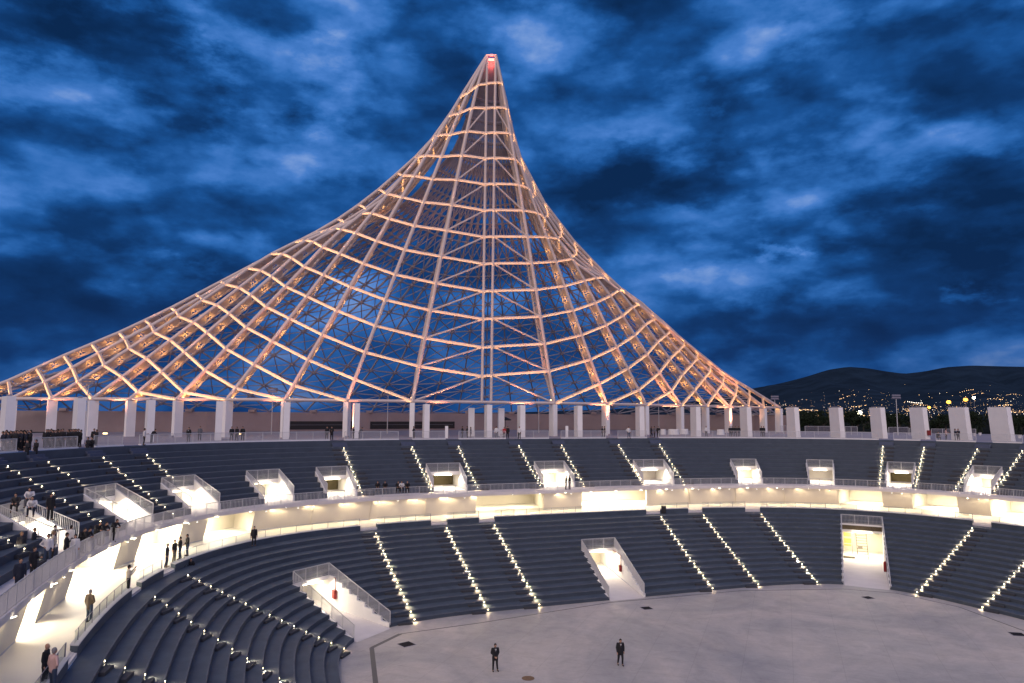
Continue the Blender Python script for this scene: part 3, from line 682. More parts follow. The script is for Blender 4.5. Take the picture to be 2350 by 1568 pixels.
# small wall washers under the balcony edge
WL = [(608, 0), (682, 0), (718, 0), (789, 0), (869, 0), (912, 0), (955.5, 0), (1025.5, 0), (1065.5, 0), (1275.5, 0), (1310.5, 0), (1507.5, 0), (1542.5, 0), (1603, 0), (1639, 0), (1674, 0), (1737, 0), (1797, 0), (1828, 0), (1881, 0), (1904, 0), (2047.5, 0), (2071, 0), (2222, 0), (2247, 0), (288, 0), (303, 0), (430, 0), (449, 0), (110, 0), (140, 0)]
for i, (px, _) in enumerate(sorted(WL)):
    q = phi_of_px(px, TOPS, Z_SOF-.2); c = PW(q, TOPS-.06); d, t = radial(PW, q, 1.0)
    lab = 'small downlight at the head of the cream wall under the balcony, number %d from the left' % (i+1)
    ords = ['first', 'second', 'third', 'fourth', 'fifth', 'sixth', 'seventh', 'eighth', 'ninth', 'tenth', 'eleventh', 'twelfth', 'thirteenth', 'fourteenth', 'fifteenth', 'sixteenth', 'seventeenth', 'eighteenth', 'nineteenth', 'twentieth', 'twenty-first', 'twenty-second', 'twenty-third', 'twenty-fourth', 'twenty-fifth', 'twenty-sixth', 'twenty-seventh', 'twenty-eighth', 'twenty-ninth', 'thirtieth', 'thirty-first']
    lab = 'small downlight on the cream wall under the balcony, %s from the left' % ords[i]
    root = empty('wall_downlight', (c[0], c[1], Z_SOF-.1), lab, 'lamp', 'downlights under the balcony')
    mb = MB(); mb.tube(V3(c-d*.04, Z_SOF-.16), V3(c-d*.04, Z_SOF-.004), .07, n=10); mb.build('housing', 'white', root)
    mb = MB(); mb.tube(V3(c-d*.04, Z_SOF-.175), V3(c-d*.04, Z_SOF-.162), .06, n=10); g_ = mb.build('lens', 'lampglass', root)
    lamp('downlight', 'SPOT', V3(c-d*.16, Z_SOF-.2), 75, (1, .82, .55), g_, size=.03, spot=50, blend=.6, aim=(d[0]*.40, d[1]*.40, -1))
# added unseen light strips under the balcony edge, brightening the walkway
for q in frange(172, 20, 4.2):
    c = PW(q, 1.012); d, t = radial(PW, q, .9); mb = MB(); mb.box(V3(c, Z_SOF-.01), 1.2, .05, .02, math.atan2(t[1], t[0])); lf = mb.build('added_soffit_strip', 'lampglass', bal)
    lamp('added_soffit_fill', 'AREA', V3(c, Z_SOF-.04), 110 if q < 128 else 16, (1, .78, .46), lf, size=2.2, sy=.06, aim=(-d[0]*.5, -d[1]*.5, -1))
lip = MB(); fs = frange(PH0, PH1, 1.0)
for p, q in zip(fs[:-1], fs[1:]):
    A, B, C_, D = PS(q, -.03), PS(p, -.03), PS(p, .012), PS(q, .012)
    lip.hexa([V3(A, Z_SOF-.02), V3(B, Z_SOF-.02), V3(C_, Z_SOF-.02), V3(D, Z_SOF-.02), V3(A, Z_BAL+.1), V3(B, Z_BAL+.1), V3(C_, Z_BAL+.1), V3(D, Z_BAL+.1)])
lip.build('edge_beam', 'conc', bal)

# ------------------------------------------------------------------ pillars of the unfinished ring
RC = [(12, 2.6, 8), (177, 3.2, 8), (341, 3.2, 5), (500, 3.2, 1), (655, 3.2, 2), (816, 3.2, 4), (977, 3.2, 5), (1120, 3.2, 8), (1196, 3.2, 9), (1327, 3.2, 11), (1469, 3.2, 13), (1597, 3.2, 18), (1713, 3.2, 22), (1822, 3.2, 25), (1923, 3.2, 28), (2019, 3.2, 31), (2114, 3.2, 36), (2208, 3.2, 43), (2303, 3.2, 48)]
def ring_pt(px, s=1.7):
    lo, hi = 20, 160
    for _ in range(40):
        m = (lo+hi)/2; q = PU(m, s); P = np.array([q[0], q[1], Z_TOP-CZ]); x = 1175+F_*(P@rt)/(P@fw)
        if x > px: lo = m
        else: hi = m
    return PU((lo+hi)/2, s)
where = ['at the left edge of the picture', 'second from the left, bluish, behind the dark crowd', 'third from the left, above the person in a white top', 'fourth from the left', 'fifth from the left', 'sixth from the left', 'seventh from the left', 'eighth from the left, under the upright double rib', 'ninth from the left, right of the double rib', 'tenth from the left', 'eleventh from the left', 'twelfth from the left', 'thirteenth from the left',
         'sixth from the right, first one standing clear of the sail', 'fifth from the right', 'fourth from the right, its narrow side lit', 'third from the right, with a red box at its foot', 'second from the right', 'rightmost']
for i, (px, wlong, diff) in enumerate(RC):
    q = ring_pt(px)
    az = math.degrees(math.atan2(q[0], q[1])) - diff; h = 4.9
    ax = np.array([math.sin(rad(az)), math.cos(rad(az))]); bx = np.array([ax[1], -ax[0]])
    root = empty('concrete_pillar', (q[0], q[1], Z_TOP), 'white leaning concrete pillar on the ring, ' + where[i], 'pillar', 'pillars of the ring around the bowl')
    lean = np.array([-.075*h*max(0, (px-1600)/650.), 0]); mb = MB(); l, w = 3.2, .78
    b = [q+ax*sx*l/2+bx*sy*w/2 for sx, sy in ((-1, -1), (1, -1), (1, 1), (-1, 1))]
    t = [q+lean+ax*sx*l*.485+bx*sy*w*.49 for sx, sy in ((-1, -1), (1, -1), (1, 1), (-1, 1))]
    mb.hexa([V3(p, Z_TOP) for p in b] + [V3(p, Z_TOP+h) for p in t]); mb.build('shaft', 'white', root)
    mb = MB()
    for j in range(-4, 5): 
        c = q+lean+ax*j*l*.11; mb.tube(V3(c, Z_TOP+h), V3(c, Z_TOP+h+.22), .03, n=5)
    mb.build('anchor_bolts', 'steel_dim', root)
    if px == 2114:
        mb = MB(); c = q - ax*1.68 - bx*0; mb.box(V3(c+bx*.1, Z_TOP+1.0), .5, .3, .75, -rad(az)); rbx = mb.build('hose_cabinet', 'red'); tag(rbx, 'red hose cabinet at the foot of a white pillar', 'hose cabinet')

# ------------------------------------------------------------------ the sail
APX = np.array([(1122-1175)/F_*120.5, 120.5]); ZA = CZ+62.3; ZB = CZ+2.1
FR = [(-85, 107, 11.2, 4.2), (30, 106.5, 8.6, 4.2), (122, 106, 5.6, 4.2), (216, 105, 4.3, 4.2), (302, 104.5, 3.4, 4.22), (410, 103.5, 2.1, 4.22), (524, 104, .8, 4.25), (657, 104.7, -.7, 4.3), (798, 106.5, -2, 4.4), (948, 110, -3.2, 4.55),
      (1107, 114.2, -2.5, 4.62), (1128, 114.8, -2.5, 4.62), (1272, 119, -1.5, 4.6), (1392, 125.5, 3.9, 4.5), (1482, 132, 4.9, 4.45), (1562, 139, 6.6, 4.45), (1620, 146, 7.2, 4.45), (1672, 151, 8.8, 4.45), (1715, 154, 10.8, 4.45), (1752, 157, 13.2, 4.45), (1788, 159, 16., 4.45)]
sail = empty('steel_sail', (-20, 140, Z_TOP), 'huge pink lit steel lattice sail rising to a point behind the bowl', 'tower')
hall_c = Vector((-18, 146, ZB))
REF_L = ([0,.08,.18,.27,.36,.45,.55,.64,.70,.76,.84,.89,.95,1], [0,.19,.36,.54,.68,.78,.89,1.0,1.04,1.01,.89,.74,.44,0])
REF_R = ([0,.11,.23,.36,.47,.57,.67,.77,.86,.94,1], [0,.21,.455,.63,.77,.90,.97,1.01,.97,.75,0])
def dropf(D, s, side):
    DM = 11.2 if side < 0 else 16.
    g = min(1, max(0, (D-.4)/3.6)) if side < 0 else min(1, max(0, (D-3.4)/3.6)); w = min(1, max(0, (s-.40)/.36)); w = w*w*(3-2*w)
    D = D + (DM*(1.0 if side < 0 else 1.04)-D)*g*w if D > 0 else D
    return D*float(np.interp(s, *(REF_L if side < 0 else REF_R)))
RING12 = [649, 650, 655, 663, 678, 705.5, 734.8, 769.6, 811, 844.5, 865, 865, 853, 827, 797, 770, 747, 735, 728, 724, 722]   # surveyed height of the twelfth ring on each rib
def img_y(P):
    p = np.array([P[0], P[1], P[2]-CZ]); return 784-F_*float(p@up)/float(p@fw)
def rib_curve(B, T, zb, zt_, D, step, n=240, side=1, y12=None):
    pts = []
    for i in range(n+1):
        s = 1-i/n; pts.append(Vector((B[0]+(T[0]-B[0])*s, B[1]+(T[1]-B[1])*s, zb+(zt_-zb)*s - dropf(D, s, side))))
    off = 0
    if y12 is not None:
        L = 0
        for a, b in zip(pts[:-1], pts[1:]):
            if img_y(b) > y12: break
            L += (b-a).length
        off = L - 12*step
    L = 0; out = [pts[0]]; k = 1
    for a, b in zip(pts[:-1], pts[1:]):
        l = (b-a).length
        while L+l >= off+k*step: out.append(a.lerp(b, min(1, max(0, (off+k*step-L)/l)))); k += 1
        L += l
    base = pts[-1]; ends = (out[-1]-base).length
    if ends < 1.0: out.pop()
    return out, base
front = []
for (px, dep, D, stp), y12 in zip(FR, RING12):
    B = np.array([(px-1175)/F_*dep, dep]); T = APX + np.array([-.75 if px < 1115 else .75, -.6])
    nodes, base = rib_curve(B, T, ZB, ZA, D, stp, side=-1 if px < 1115 else 1, y12=y12); front.append((nodes, base))
nr = []
for i, (nodes, base) in enumerate(front):
    a = front[max(i-1, 0)][1]; b = front[min(i+1, len(front)-1)][1]; tan = (b-a).normalized(); L = nodes + [base]; ns = []
    for k in range(len(L)):
        u = (L[max(k-1, 0)]-L[min(k+1, len(L)-1)]).normalized(); n = u.cross(tan).normalized()
        if n.dot(hall_c-L[k]) < 0: n = -n
        ns.append(n)
    nr.append(ns)
NRIB = len(front)
for i, (nodes, base) in enumerate(front):
    plate_l = []; L = nodes+[base]; ns = nr[i]; mb = MB(); mi = MB(); mw = MB(); central = i in (10, 11)
    wdt = .46 if central else .60
    off = lambda k: (0.25 + 1.25*min(1, k/9.))
    for k in range(len(L)-1):
        mb.tube(L[k], L[k+1], wdt/2, n=8, caps=False)
        if not central:
            a = L[k]+ns[k]*off(k); b = L[k+1]+ns[k+1]*(off(k+1) if k < len(L)-2 else .15); mi.tube(a, b, .20, n=6, caps=False)
            mm = (L[k]+L[k+1])/2; mn = (a+b)/2
            sdv = (L[k+1]-L[k]).normalized()
            # lens shaped web plates between the two chords
            side_v = sdv.cross(ns[k]).normalized()*.03
            for u0, u1 in ((.05, .47), (.53, .95)):
                top_, bot_ = [], []
                for q_ in range(7):
                    u = u0+(u1-u0)*q_/6; hh = math.sin(math.pi*q_/6); po, pi_ = L[k].lerp(L[k+1], u), a.lerp(b, u); mid_ = (po+pi_)/2; top_.append(mid_+(po-mid_)*(hh*.92)); bot_.append(mid_+(pi_-mid_)*(hh*.92))
                ring_ = top_+bot_[::-1]; n_ = len(ring_); mw.add([p-side_v for p in ring_]+[p+side_v for p in ring_], [tuple(range(n_)), tuple(range(2*n_-1, n_-1, -1))]+[(j, (j+1) % n_, (j+1) % n_+n_, j+n_) for j in range(n_)])
            for u in (.02, .5, .98): mw.bar(L[k].lerp(L[k+1], u), a.lerp(b, u), .14, .14)
            if (i <= 8 or i >= 13) and k >= len(L)-8:
                cp_ = (mm+mn)/2; sv = side_v.normalized(); sv = sv if sv.dot(Vector((0, 0, CZ))-cp_) > 0 else -sv
                plate_l.append((cp_+sv*.55-ns[k]*.0, 44*(1-.085*(len(L)-2-k))))
    r = mb.build('rib', 'steel', sail, True)
    if not central:
        mi.build('inner_chord', 'steel', r, True); wp = mw.build('web_plates', 'steel', r)
        for c_, e_ in plate_l: lamp('plate_light', 'POINT', c_, e_, (1, .44, .09), wp, size=.08)
maxk = max(len(n) for n, b in front)
WARM = (1, .50, .17)
for k in range(1, maxk):
    mb = MB(); fx = MB(); segs_ = []
    for i in range(NRIB-1):
        A, Bn = front[i][0], front[i+1][0]
        a = A[k] if k < len(A) else (front[i][1] if k == len(A) else None); b = Bn[k] if k < len(Bn) else (front[i+1][1] if k == len(Bn) else None)
        if a is None or b is None or (k >= len(A) and k >= len(Bn)): continue
        mb.bar(a, b, .38, .40); segs_.append((a, b, i))
    if not segs_: continue
    rg = mb.build('ring_beam', 'steel', sail)
    for a, b, i in segs_:
        n = nr[i][min(k, len(nr[i])-1)]; l = (b-a).length
        if l < .8: continue
        for u in (.3, .7) if l > 4 else (.5,):
            c = a.lerp(b, u); fx.box(c+Vector((0, 0, .22)), .22, .14, .12)
        c = (a+b)/2 - n*.42 - Vector((0, 0, .30)); dirn = (((a+b)/2+Vector((0, 0, .02)))-c)
        o = lamp('ring_light', 'AREA', c, 2.6*l + 2.8*math.exp(-max(0, (c.z-ZB))/9.)*l*.35, WARM, rg, size=.06, sy=l*.92)
        z = -dirn.normalized(); y = (b-a).normalized(); x = y.cross(z).normalized(); z = x.cross(y)
        o.matrix_local = Matrix(((x.x, y.x, z.x, o.location.x), (x.y, y.y, z.y, o.location.y), (x.z, y.z, z.z, o.location.z), (0, 0, 0, 1)))
    fx.build('ring_lamp', 'steel_dim', rg)
# middle bay braces
for k in range(2, len(front[10][0])):
    for ci, si in ((10, 9), (11, 12)):
        C_, S_ = front[ci], front[si]; a = C_[0][k]; b = S_[0][k+1] if k+1 < len(S_[0]) else S_[1]
        mb = MB(); mb.tube(a, b, .16, n=6, caps=False); mb.build('diagonal_brace', 'steel', sail, True)
# base beam, columns
mb = MB()
for i in range(NRIB-1): mb.tube(front[i][1], front[i+1][1], .24, n=8, caps=False)
mb.build('base_beam', 'steel', sail, True)
for i, (nodes, base) in enumerate(front):
    if i in (10, 11): continue
    n = Vector((hall_c.x-base.x, hall_c.y-base.y, 0)).normalized()
    if FR[i][0] > 1000: n = Vector((-.45, .9, 0)).normalized()
    t = Vector((-n.y, n.x, 0)); mb = MB(); w, l = .72, (1.25 if FR[i][0] < 1000 else 1.5); b0 = Vector((base.x, base.y, 0))
    P = [b0+t*sx*w/2+n*(-.45+sy*l) for sx, sy in ((-1, 0), (1, 0), (1, 1), (-1, 1))]
    mb.hexa([p+Vector((0, 0, Z_TOP)) for p in P]+[p+Vector((0, 0, ZB-.22)) for p in P]); mb.build('column', 'white', sail)
for px, dep in ((1083, 115.5), (1151, 117.5)):
    x = (px-1175)/F_*dep; mb = MB(); mb.box((x, dep, (Z_TOP+ZB-.9)/2), .95, 1.6, ZB-.9-Z_TOP, .1); mb.build('column', 'white', sail)
# rear sheet of the sail
RCV = [(-90, 112), (-94, 119), (-88, 126), (-78, 130), (-68, 133), (-57, 137), (-46, 143), (-36, 150), (-26, 157), (-16, 164), (-6, 170), (5, 174.5), (16, 177.5), (27, 179), (38, 179), (48, 177), (56, 172), (60.5, 165)]
rear = []
RCV = [tuple(np.array(RCV[int(u)])*(1-(u-int(u)))+np.array(RCV[min(int(u)+1, len(RCV)-1)])*(u-int(u))) for u in np.linspace(0, len(RCV)-1, 30)]
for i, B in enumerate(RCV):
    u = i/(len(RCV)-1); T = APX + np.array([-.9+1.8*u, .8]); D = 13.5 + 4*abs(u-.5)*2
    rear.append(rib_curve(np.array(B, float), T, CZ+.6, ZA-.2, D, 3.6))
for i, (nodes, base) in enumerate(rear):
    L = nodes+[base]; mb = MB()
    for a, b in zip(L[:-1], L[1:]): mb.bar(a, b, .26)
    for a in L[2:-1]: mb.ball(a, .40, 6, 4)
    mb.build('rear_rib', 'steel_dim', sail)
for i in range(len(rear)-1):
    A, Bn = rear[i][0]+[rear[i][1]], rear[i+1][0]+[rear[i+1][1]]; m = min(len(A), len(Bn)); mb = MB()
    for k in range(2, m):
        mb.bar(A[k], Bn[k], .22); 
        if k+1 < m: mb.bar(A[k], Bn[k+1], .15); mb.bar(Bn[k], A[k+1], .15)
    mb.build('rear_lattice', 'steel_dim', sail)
# pointed cap with a red beacon
cap = MB()
T0 = Vector((APX[0], APX[1], ZA))
for dx, dy in ((-.75, -.6), (.75, -.6), (.75, .8), (-.75, .8)): cap.bar(T0+Vector((dx, dy, -6)), T0+Vector((dx*.95, dy, .1)), .34)
for z in (0.05,):
    cap.bar(T0+Vector((-.9, -.6, z)), T0+Vector((.9, -.6, z)), .3); cap.bar(T0+Vector((-.9, .8, z)), T0+Vector((.9, .8, z)), .3); cap.bar(T0+Vector((-.8, -.6, z)), T0+Vector((-.8, .8, z)), .3); cap.bar(T0+Vector((.8, -.6, z)), T0+Vector((.8, .8, z)), .3)
cap.build('cap_frame', 'steel', sail)
mb = MB(); mb.box(T0+Vector((0, .1, -.35)), 1.1, .5, .22); bc = mb.build('beacon', 'redlamp', sail)
lamp('beacon_light', 'POINT', T0+Vector((0, .1, -1.0)), 110, (1, .12, .08), bc, size=.2)
lamp('beacon_light', 'POINT', T0+Vector((0, -1.6, .3)), 60, (1, .30, .24), bc, size=.2)
# floodlights at the foot of the ribs, washing the sail from inside, with added lamps outside
for i in list(range(0, 10)) + list(range(12, NRIB)):
    nodes, base = front[i]; n = nr[i][-1]; c = base + n*.75 + Vector((0, 0, .3)); u = (nodes[-1]-base).normalized()
    c = base+u*.6+n*.7
    mb = MB(); mb.box(c, .35, .35, .2); fxo = mb.build('rib_floodlight', 'led', sail)
    lamp('rib_flood', 'SPOT', c+u*.25, 3200, (1, .50, .12), fxo, size=.12, spot=50, blend=.7, aim=u)
    for kk in (3, 7, 11):
        if len(nodes) > kk+2:
            a = nodes[-kk]; c = a+nr[i][len(nodes)-kk]*.7
            lamp('rib_flood', 'SPOT', c, 420, (1, .46, .16), fxo, size=.1, spot=60, blend=.7, aim=(nodes[-kk-1]-a).normalized())
    for kk in (0, 3, 7, 11):  # added lamps outside each rib, without fixtures, tint its outer face
        if len(nodes) > kk+2:
            a = base if kk == 0 else nodes[-kk]; b_ = nodes[-kk-2]; c = a-nr[i][-1 if kk == 0 else len(nodes)-kk]*.75
            lamp('rib_flood', 'SPOT', c, 260, (1, .44, .26), fxo, size=.15, spot=44, blend=.8, aim=(b_-c).normalized())

for px, w in ((60, .8), (230, .9), (400, 1), (600, 1), (800, 1), (1010, 1), (1210, 1), (1400, 1.1), (1560, 1.2), (1690, 1.0)):  # added floodlights in front of the sail, tinting its ribs pink
    b = None
    for i in range(NRIB-1):
        if FR[i][0] <= px <= FR[i+1][0]: u_ = (px-FR[i][0])/(FR[i+1][0]-FR[i][0]); b = front[i][1].lerp(front[i+1][1], u_)
    tow = Vector((APX[0]-b.x, 0, 0)); c = Vector((b.x*.97, b.y-3.0, Z_TOP+.35)); mb = MB(); mb.box(c-Vector((0, 0, .2)), .5, .4, .3); fxo = mb.build('added_wash_lamp', 'steel_dim', sail)
    tgt = Vector((b.x+tow.x*.22, b.y+.5, ZB+26)); lamp('added_sail_wash', 'SPOT', c, 13000*w, (1, .30, .15), fxo, size=.3, spot=64, blend=.7, aim=tgt-c)
# ------------------------------------------------------------------ hall behind the sail's columns
hall = empty('hall_wall', (0, 0, Z_TOP), 'long curved rose concrete wall behind the columns of the sail', 'wall')
RW = [(-130, 118), (-110, 122), (-95, 126), (-80, 129.5), (-68, 132.5), (-57, 136), (-46, 142), (-36, 149), (-26, 156), (-16, 163), (-6, 169), (5, 173.5), (16, 176.5), (27, 178), (38, 178), (48, 176), (57, 171), (61, 164), (62, 158)]
zt0 = CZ+.45
mb = MB(); mp = MB()
for a, b in zip(RW[:-1], RW[1:]):
    A, B = np.array(a, float), np.array(b, float); d = (B-A)/np.linalg.norm(B-A); n = np.array([-d[1], d[0]])*.4
    mb.hexa([V3(A, Z_TOP), V3(B, Z_TOP), V3(B+n, Z_TOP), V3(A+n, Z_TOP), V3(A, zt0), V3(B, zt0), V3(B+n, zt0), V3(A+n, zt0)])
mb.build('wall', 'podium', hall)
def wall_strip(x0, x1, z0, z1, name, m, proud=.12, parent=None):
    mb = MB(); xs = np.linspace(x0, x1, 8); wx = [p[0] for p in RW[1:]]; wy = [p[1] for p in RW[1:]]
    for a, b in zip(xs[:-1], xs[1:]):
        ya, yb = np.interp(a, wx, wy)-proud, np.interp(b, wx, wy)-proud
        mb.hexa([(a, ya, z0), (b, yb, z0), (b, yb+.1, z0), (a, ya+.1, z0), (a, ya, z1), (b, yb, z1), (b, yb+.1, z1), (a, ya+.1, z1)])
    return mb.build(name, m, parent)
wall_strip(-45, -32.8, Z_TOP+.35, Z_TOP+1.95, 'window_opening', 'dark', parent=hall)
wall_strip(-29.8, -12.9, Z_TOP+.35, Z_TOP+1.9, 'window_opening', 'dark', parent=hall)
for x0, x1 in ((-44.5, -33.2), (-29.4, -13.3)):
    wall_strip(x0, x1, Z_TOP+1.2, Z_TOP+1.25, 'window_rail', 'steel_dim', .2, hall)
mb = MB()
for i in range(14):
    x = -80+i*10.; y = float(np.interp(x, [p[0] for p in RW], [p[1] for p in RW])); mb.box((x, y+.2, zt0+.25), 1.3, 1.0, .5)
mb.build('parapet_blocks', 'podium', hall)
for (px, dep, w) in ((-60, 112, 1), (250, 116, 1), (560, 118, 1), (1720, 158, 1.3), (1600, 152, 1.2)):
    x = (px-1175)/F_*dep; mb = MB(); mb.box((x, dep, Z_TOP+.12), .5, .4, .22); o = mb.build('ground_floodlight', 'led', sail)
    lamp('ground_flood', 'SPOT', (x, dep, Z_TOP+.4), 900*w, (1, .42, .22), o, size=.3, spot=120, blend=.8, aim=(0, .3, 1))

# ------------------------------------------------------------------ light masts
for i, (px, py) in enumerate([(205, 873), (628, 893), (892, 898), (1237, 905.5), (1511, 908), (1777, 910.5), (2055, 908)]):
    yh = 953.9+.0054*(px-1175); dep = 4.2*F_/(yh-py); x = (px-1175)/F_*dep
    root = empty('light_mast', (x, dep, Z_TOP), 'thin unlit floodlight mast, %s from the left' % ['first', 'second', 'third', 'fourth', 'fifth', 'sixth', 'seventh'][i], 'light mast', 'masts on the concourse')
    mb = MB(); mb.tube((x, dep, Z_TOP), (x, dep, CZ+3.6), .09, .055, n=8); mb.build('pole', 'rail', root)
    mb = MB(); mb.bar((x-.9, dep, CZ+3.62), (x+.9, dep, CZ+3.62), .08); mb.build('crossarm', 'steel_dim', root)
    for zz in (3.85, 4.25):
        mb = MB(); mb.hexa([(x-.75, dep-.2, CZ+zz-.13), (x+.75, dep-.2, CZ+zz-.13), (x+.75, dep+.15, CZ+zz-.06), (x-.75, dep+.15, CZ+zz-.06), (x-.75, dep-.28, CZ+zz+.1), (x+.75, dep-.28, CZ+zz+.1), (x+.75, dep+.1, CZ+zz+.15), (x-.75, dep+.1, CZ+zz+.15)]); mb.build('lamp_head', 'steel_dim', root)

# ------------------------------------------------------------------ hills, town lights, trees
RIDGE = [(700, 951), (1000, 949), (1200, 946), (1400, 940), (1550, 928), (1650, 912), (1700, 899), (1735, 890), (1762, 886), (1800, 878), (1850, 865), (1900, 849), (1945, 842), (1990, 845), (2030, 852), (2075, 858), (2120, 853), (2170, 843), (2230, 839), (2300, 841), (2400, 843), (2600, 856), (3200, 880)]
def hill_pt(px, t):
    """t 0 at the foot, 1 on the ridge"""
    y = float(np.interp(px, [r[0] for r in RIDGE], [r[1] for r in RIDGE])); dr = 7200.; d0 = 2300.
    top = at_depth(px, y, dr); dep = d0+(dr-d0)*t; X = (top.x/dr)*dep; z0 = 12.; 
    prof = .22*t+.78*t**2.3
    w = 1+.10*math.sin(px*.021+t*9)+.06*math.sin(px*.067+t*17)
    return Vector((X, dep, z0+(top.z-z0)*prof*(w if t < .95 else 1)))
mb = MB(); PXS = list(range(640, 3200, 16)); TS = [i/22 for i in range(23)]
vs = [hill_pt(px, t) for t in TS for px in PXS] + [hill_pt(px, 1)+Vector((0, 1800, -400)) for px in PXS]; W_ = len(PXS)
mb.add(vs, [(j*W_+i, j*W_+i+1, (j+1)*W_+i+1, (j+1)*W_+i) for j in range(len(TS)) for i in range(W_-1)])
o = mb.build('hills', 'hill', None, True); tag(o, 'dark wooded hills on the night horizon', kind='structure')
rnd = random.Random(5); m1, m2 = MB(), MB()
def city_dot(px, t, r, mbx):
    p = hill_pt(px, t)+Vector((0, 0, 6)); mbx.ball(p, r*.62*(.5+p.y/5200.), 4, 2)
for i in range(1150):
    px = rnd.uniform(1735, 2420) if i > 90 else rnd.uniform(1180, 1740); t = min(.9, abs(rnd.gauss(0, .30))) if px > 1740 else rnd.uniform(0, .2)
    if t > .62 and rnd.random() < .7: t *= .6
    city_dot(px, t, rnd.choice([.5, .6, .8, 1.0, 1.7]), m1 if rnd.random() < .75 else m2)
for i in range(26):     # streets and rows of lamps
    px = rnd.uniform(1800, 2330); t = abs(rnd.gauss(0.05, .2)); n = rnd.randint(4, 14)
    for j in range(n): city_dot(px+j*rnd.uniform(2, 5), min(.85, t+j*.002), rnd.choice([1.2, 1.8, 2.4]), m1)
for j in range(9): city_dot(2092-12+j*4, .47+.0*j, 3.0, m2)
for j in range(7): city_dot(2200+j*5, .55, 2.2, m1)
o = m1.build('town_lights', 'city'); tag(o, 'scattered warm town lights across the dark hills', kind='stuff')
o = m2.build('town_lights', 'city2'); tag(o, 'scattered white town lights across the dark hills', kind='stuff')
for nm, px, py, dep, r, mt, lb in (('floodlight', 1971.5, 948, 420, 1.7, 'flood', 'single dazzling white floodlight among the dark trees'), ('street_lamp', 2177, 923, 520, 1.5, 'orange', 'left one of two orange street lamps above the dark trees'), ('street_lamp', 2216, 917.5, 520, 1.5, 'orange', 'right one of two orange street lamps, beyond the pillars'),
                                   ('street_lamp', 2132, 935, 560, 1.1, 'orange', 'low orange lamp just right of a white pillar top'), ('street_lamp', 2235, 913, 620, 1.2, 'flood', 'small white street lamp beyond the pillars at right')):
    p = at_depth(px, py, dep); root = empty(nm, (p.x, p.y, 12.6), lb, 'lamp')
    mb = MB(); mb.tube((p.x, p.y, 12.6), (p.x, p.y, p.z-.3), .14, .09); mb.build('pole', 'steel_dim', root)
    mb = MB(); mb.ball(p, r, 8, 6, (1, 1, .8)); q = mb.build('lamp_glass', mt, root)
    lamp('glow', 'POINT', p+Vector((0, -1.2, -.6)), 2500 if nm == 'floodlight' else 500, (1, .95, .7) if mt == 'flood' else (1, .5, .1), q, size=.5)
def tree_mesh(seed, conifer=False):
    r = random.Random(seed); crown, trunk = MB(), MB(); H = 5.2 if not conifer else 2.6
    if not conifer:
        trunk.tube((0, 0, 0), (.1, .05, H*.45), .16, .10, 7)
        for i in range(5):
            a = r.uniform(0, 6.28); trunk.tube((.1, .05, H*.35+i*.15), (math.cos(a)*1.1, math.sin(a)*1.1, H*.6+r.uniform(0, .8)), .07, .03, 5)
        cl = [(r.gauss(0, 1.0), r.gauss(0, 1.0), r.uniform(H*.38, H*.92), r.uniform(.5, .95)) for _ in range(13)]
        for i in range(900):
            c = r.choice(cl); d = Vector((r.gauss(0, 1), r.gauss(0, 1), r.gauss(0, .8))).normalized()*c[3]*r.uniform(.6, 1.1); p = Vector(c[:3])+d
            u = Vector((r.gauss(0, 1), r.gauss(0, 1), r.gauss(0, 1))).normalized()*.17; w = u.cross(Vector((r.gauss(0, 1), r.gauss(0, 1), r.gauss(0, 1)))).normalized()*.12
            crown.add([p-u, p+w, p+u, p-w], [(0, 1, 2, 3)])
    else:
        trunk.tube((0, 0, .3), (0, 0, 1.2), .05, .04, 6)
        for i in range(700):
            z = r.uniform(.5, H); rr = .52*(1-(z-.5)/(H-.5))**.8*r.uniform(.75, 1.05); a = r.uniform(0, 6.28); p = Vector((rr*math.cos(a), rr*math.sin(a), z))
            u = Vector((math.cos(a), math.sin(a), .6)).normalized()*.13; w = u.cross(Vector((r.gauss(0, 1), r.gauss(0, 1), r.gauss(0, 1)))).normalized()*.07
            crown.add([p-u, p+w, p+u, p-w], [(0, 1, 2, 3)])
    return crown, trunk
protos = []
for s_ in range(4):
    c, t = tree_mesh(s_); root = empty('dark_tree', (0, 0, 0), 'dark tree in the band of night trees beyond the pillars', 'tree', 'dark trees beyond the ring at the right')
    c.build('crown', 'leaf', root); t.build('trunk', 'bark', root); protos.append(root)
k = 0; rnd = random.Random(11)
for row, (dep, n, sc) in enumerate(((175, 20, 1.0), (230, 20, 1.15), (300, 20, 1.4))):
    for i in range(n):
        px = 1775+(2420-1775)*(i+rnd.uniform(.1, .9))/n; src = protos[k % 4]
        if k < 4: o = src
        else:
            o = src.copy(); COL.objects.link(o)
            for ch in src.children: c = ch.copy(); COL.objects.link(c); c.parent = o
        o.location = ((px-1175)/F_*dep, dep+rnd.uniform(-12, 12), 12.6); s = sc*rnd.uniform(.75, 1.12); o.scale = (s*1.25, s*1.25, s*.86); o.rotation_euler[2] = rnd.uniform(0, 6); k += 1
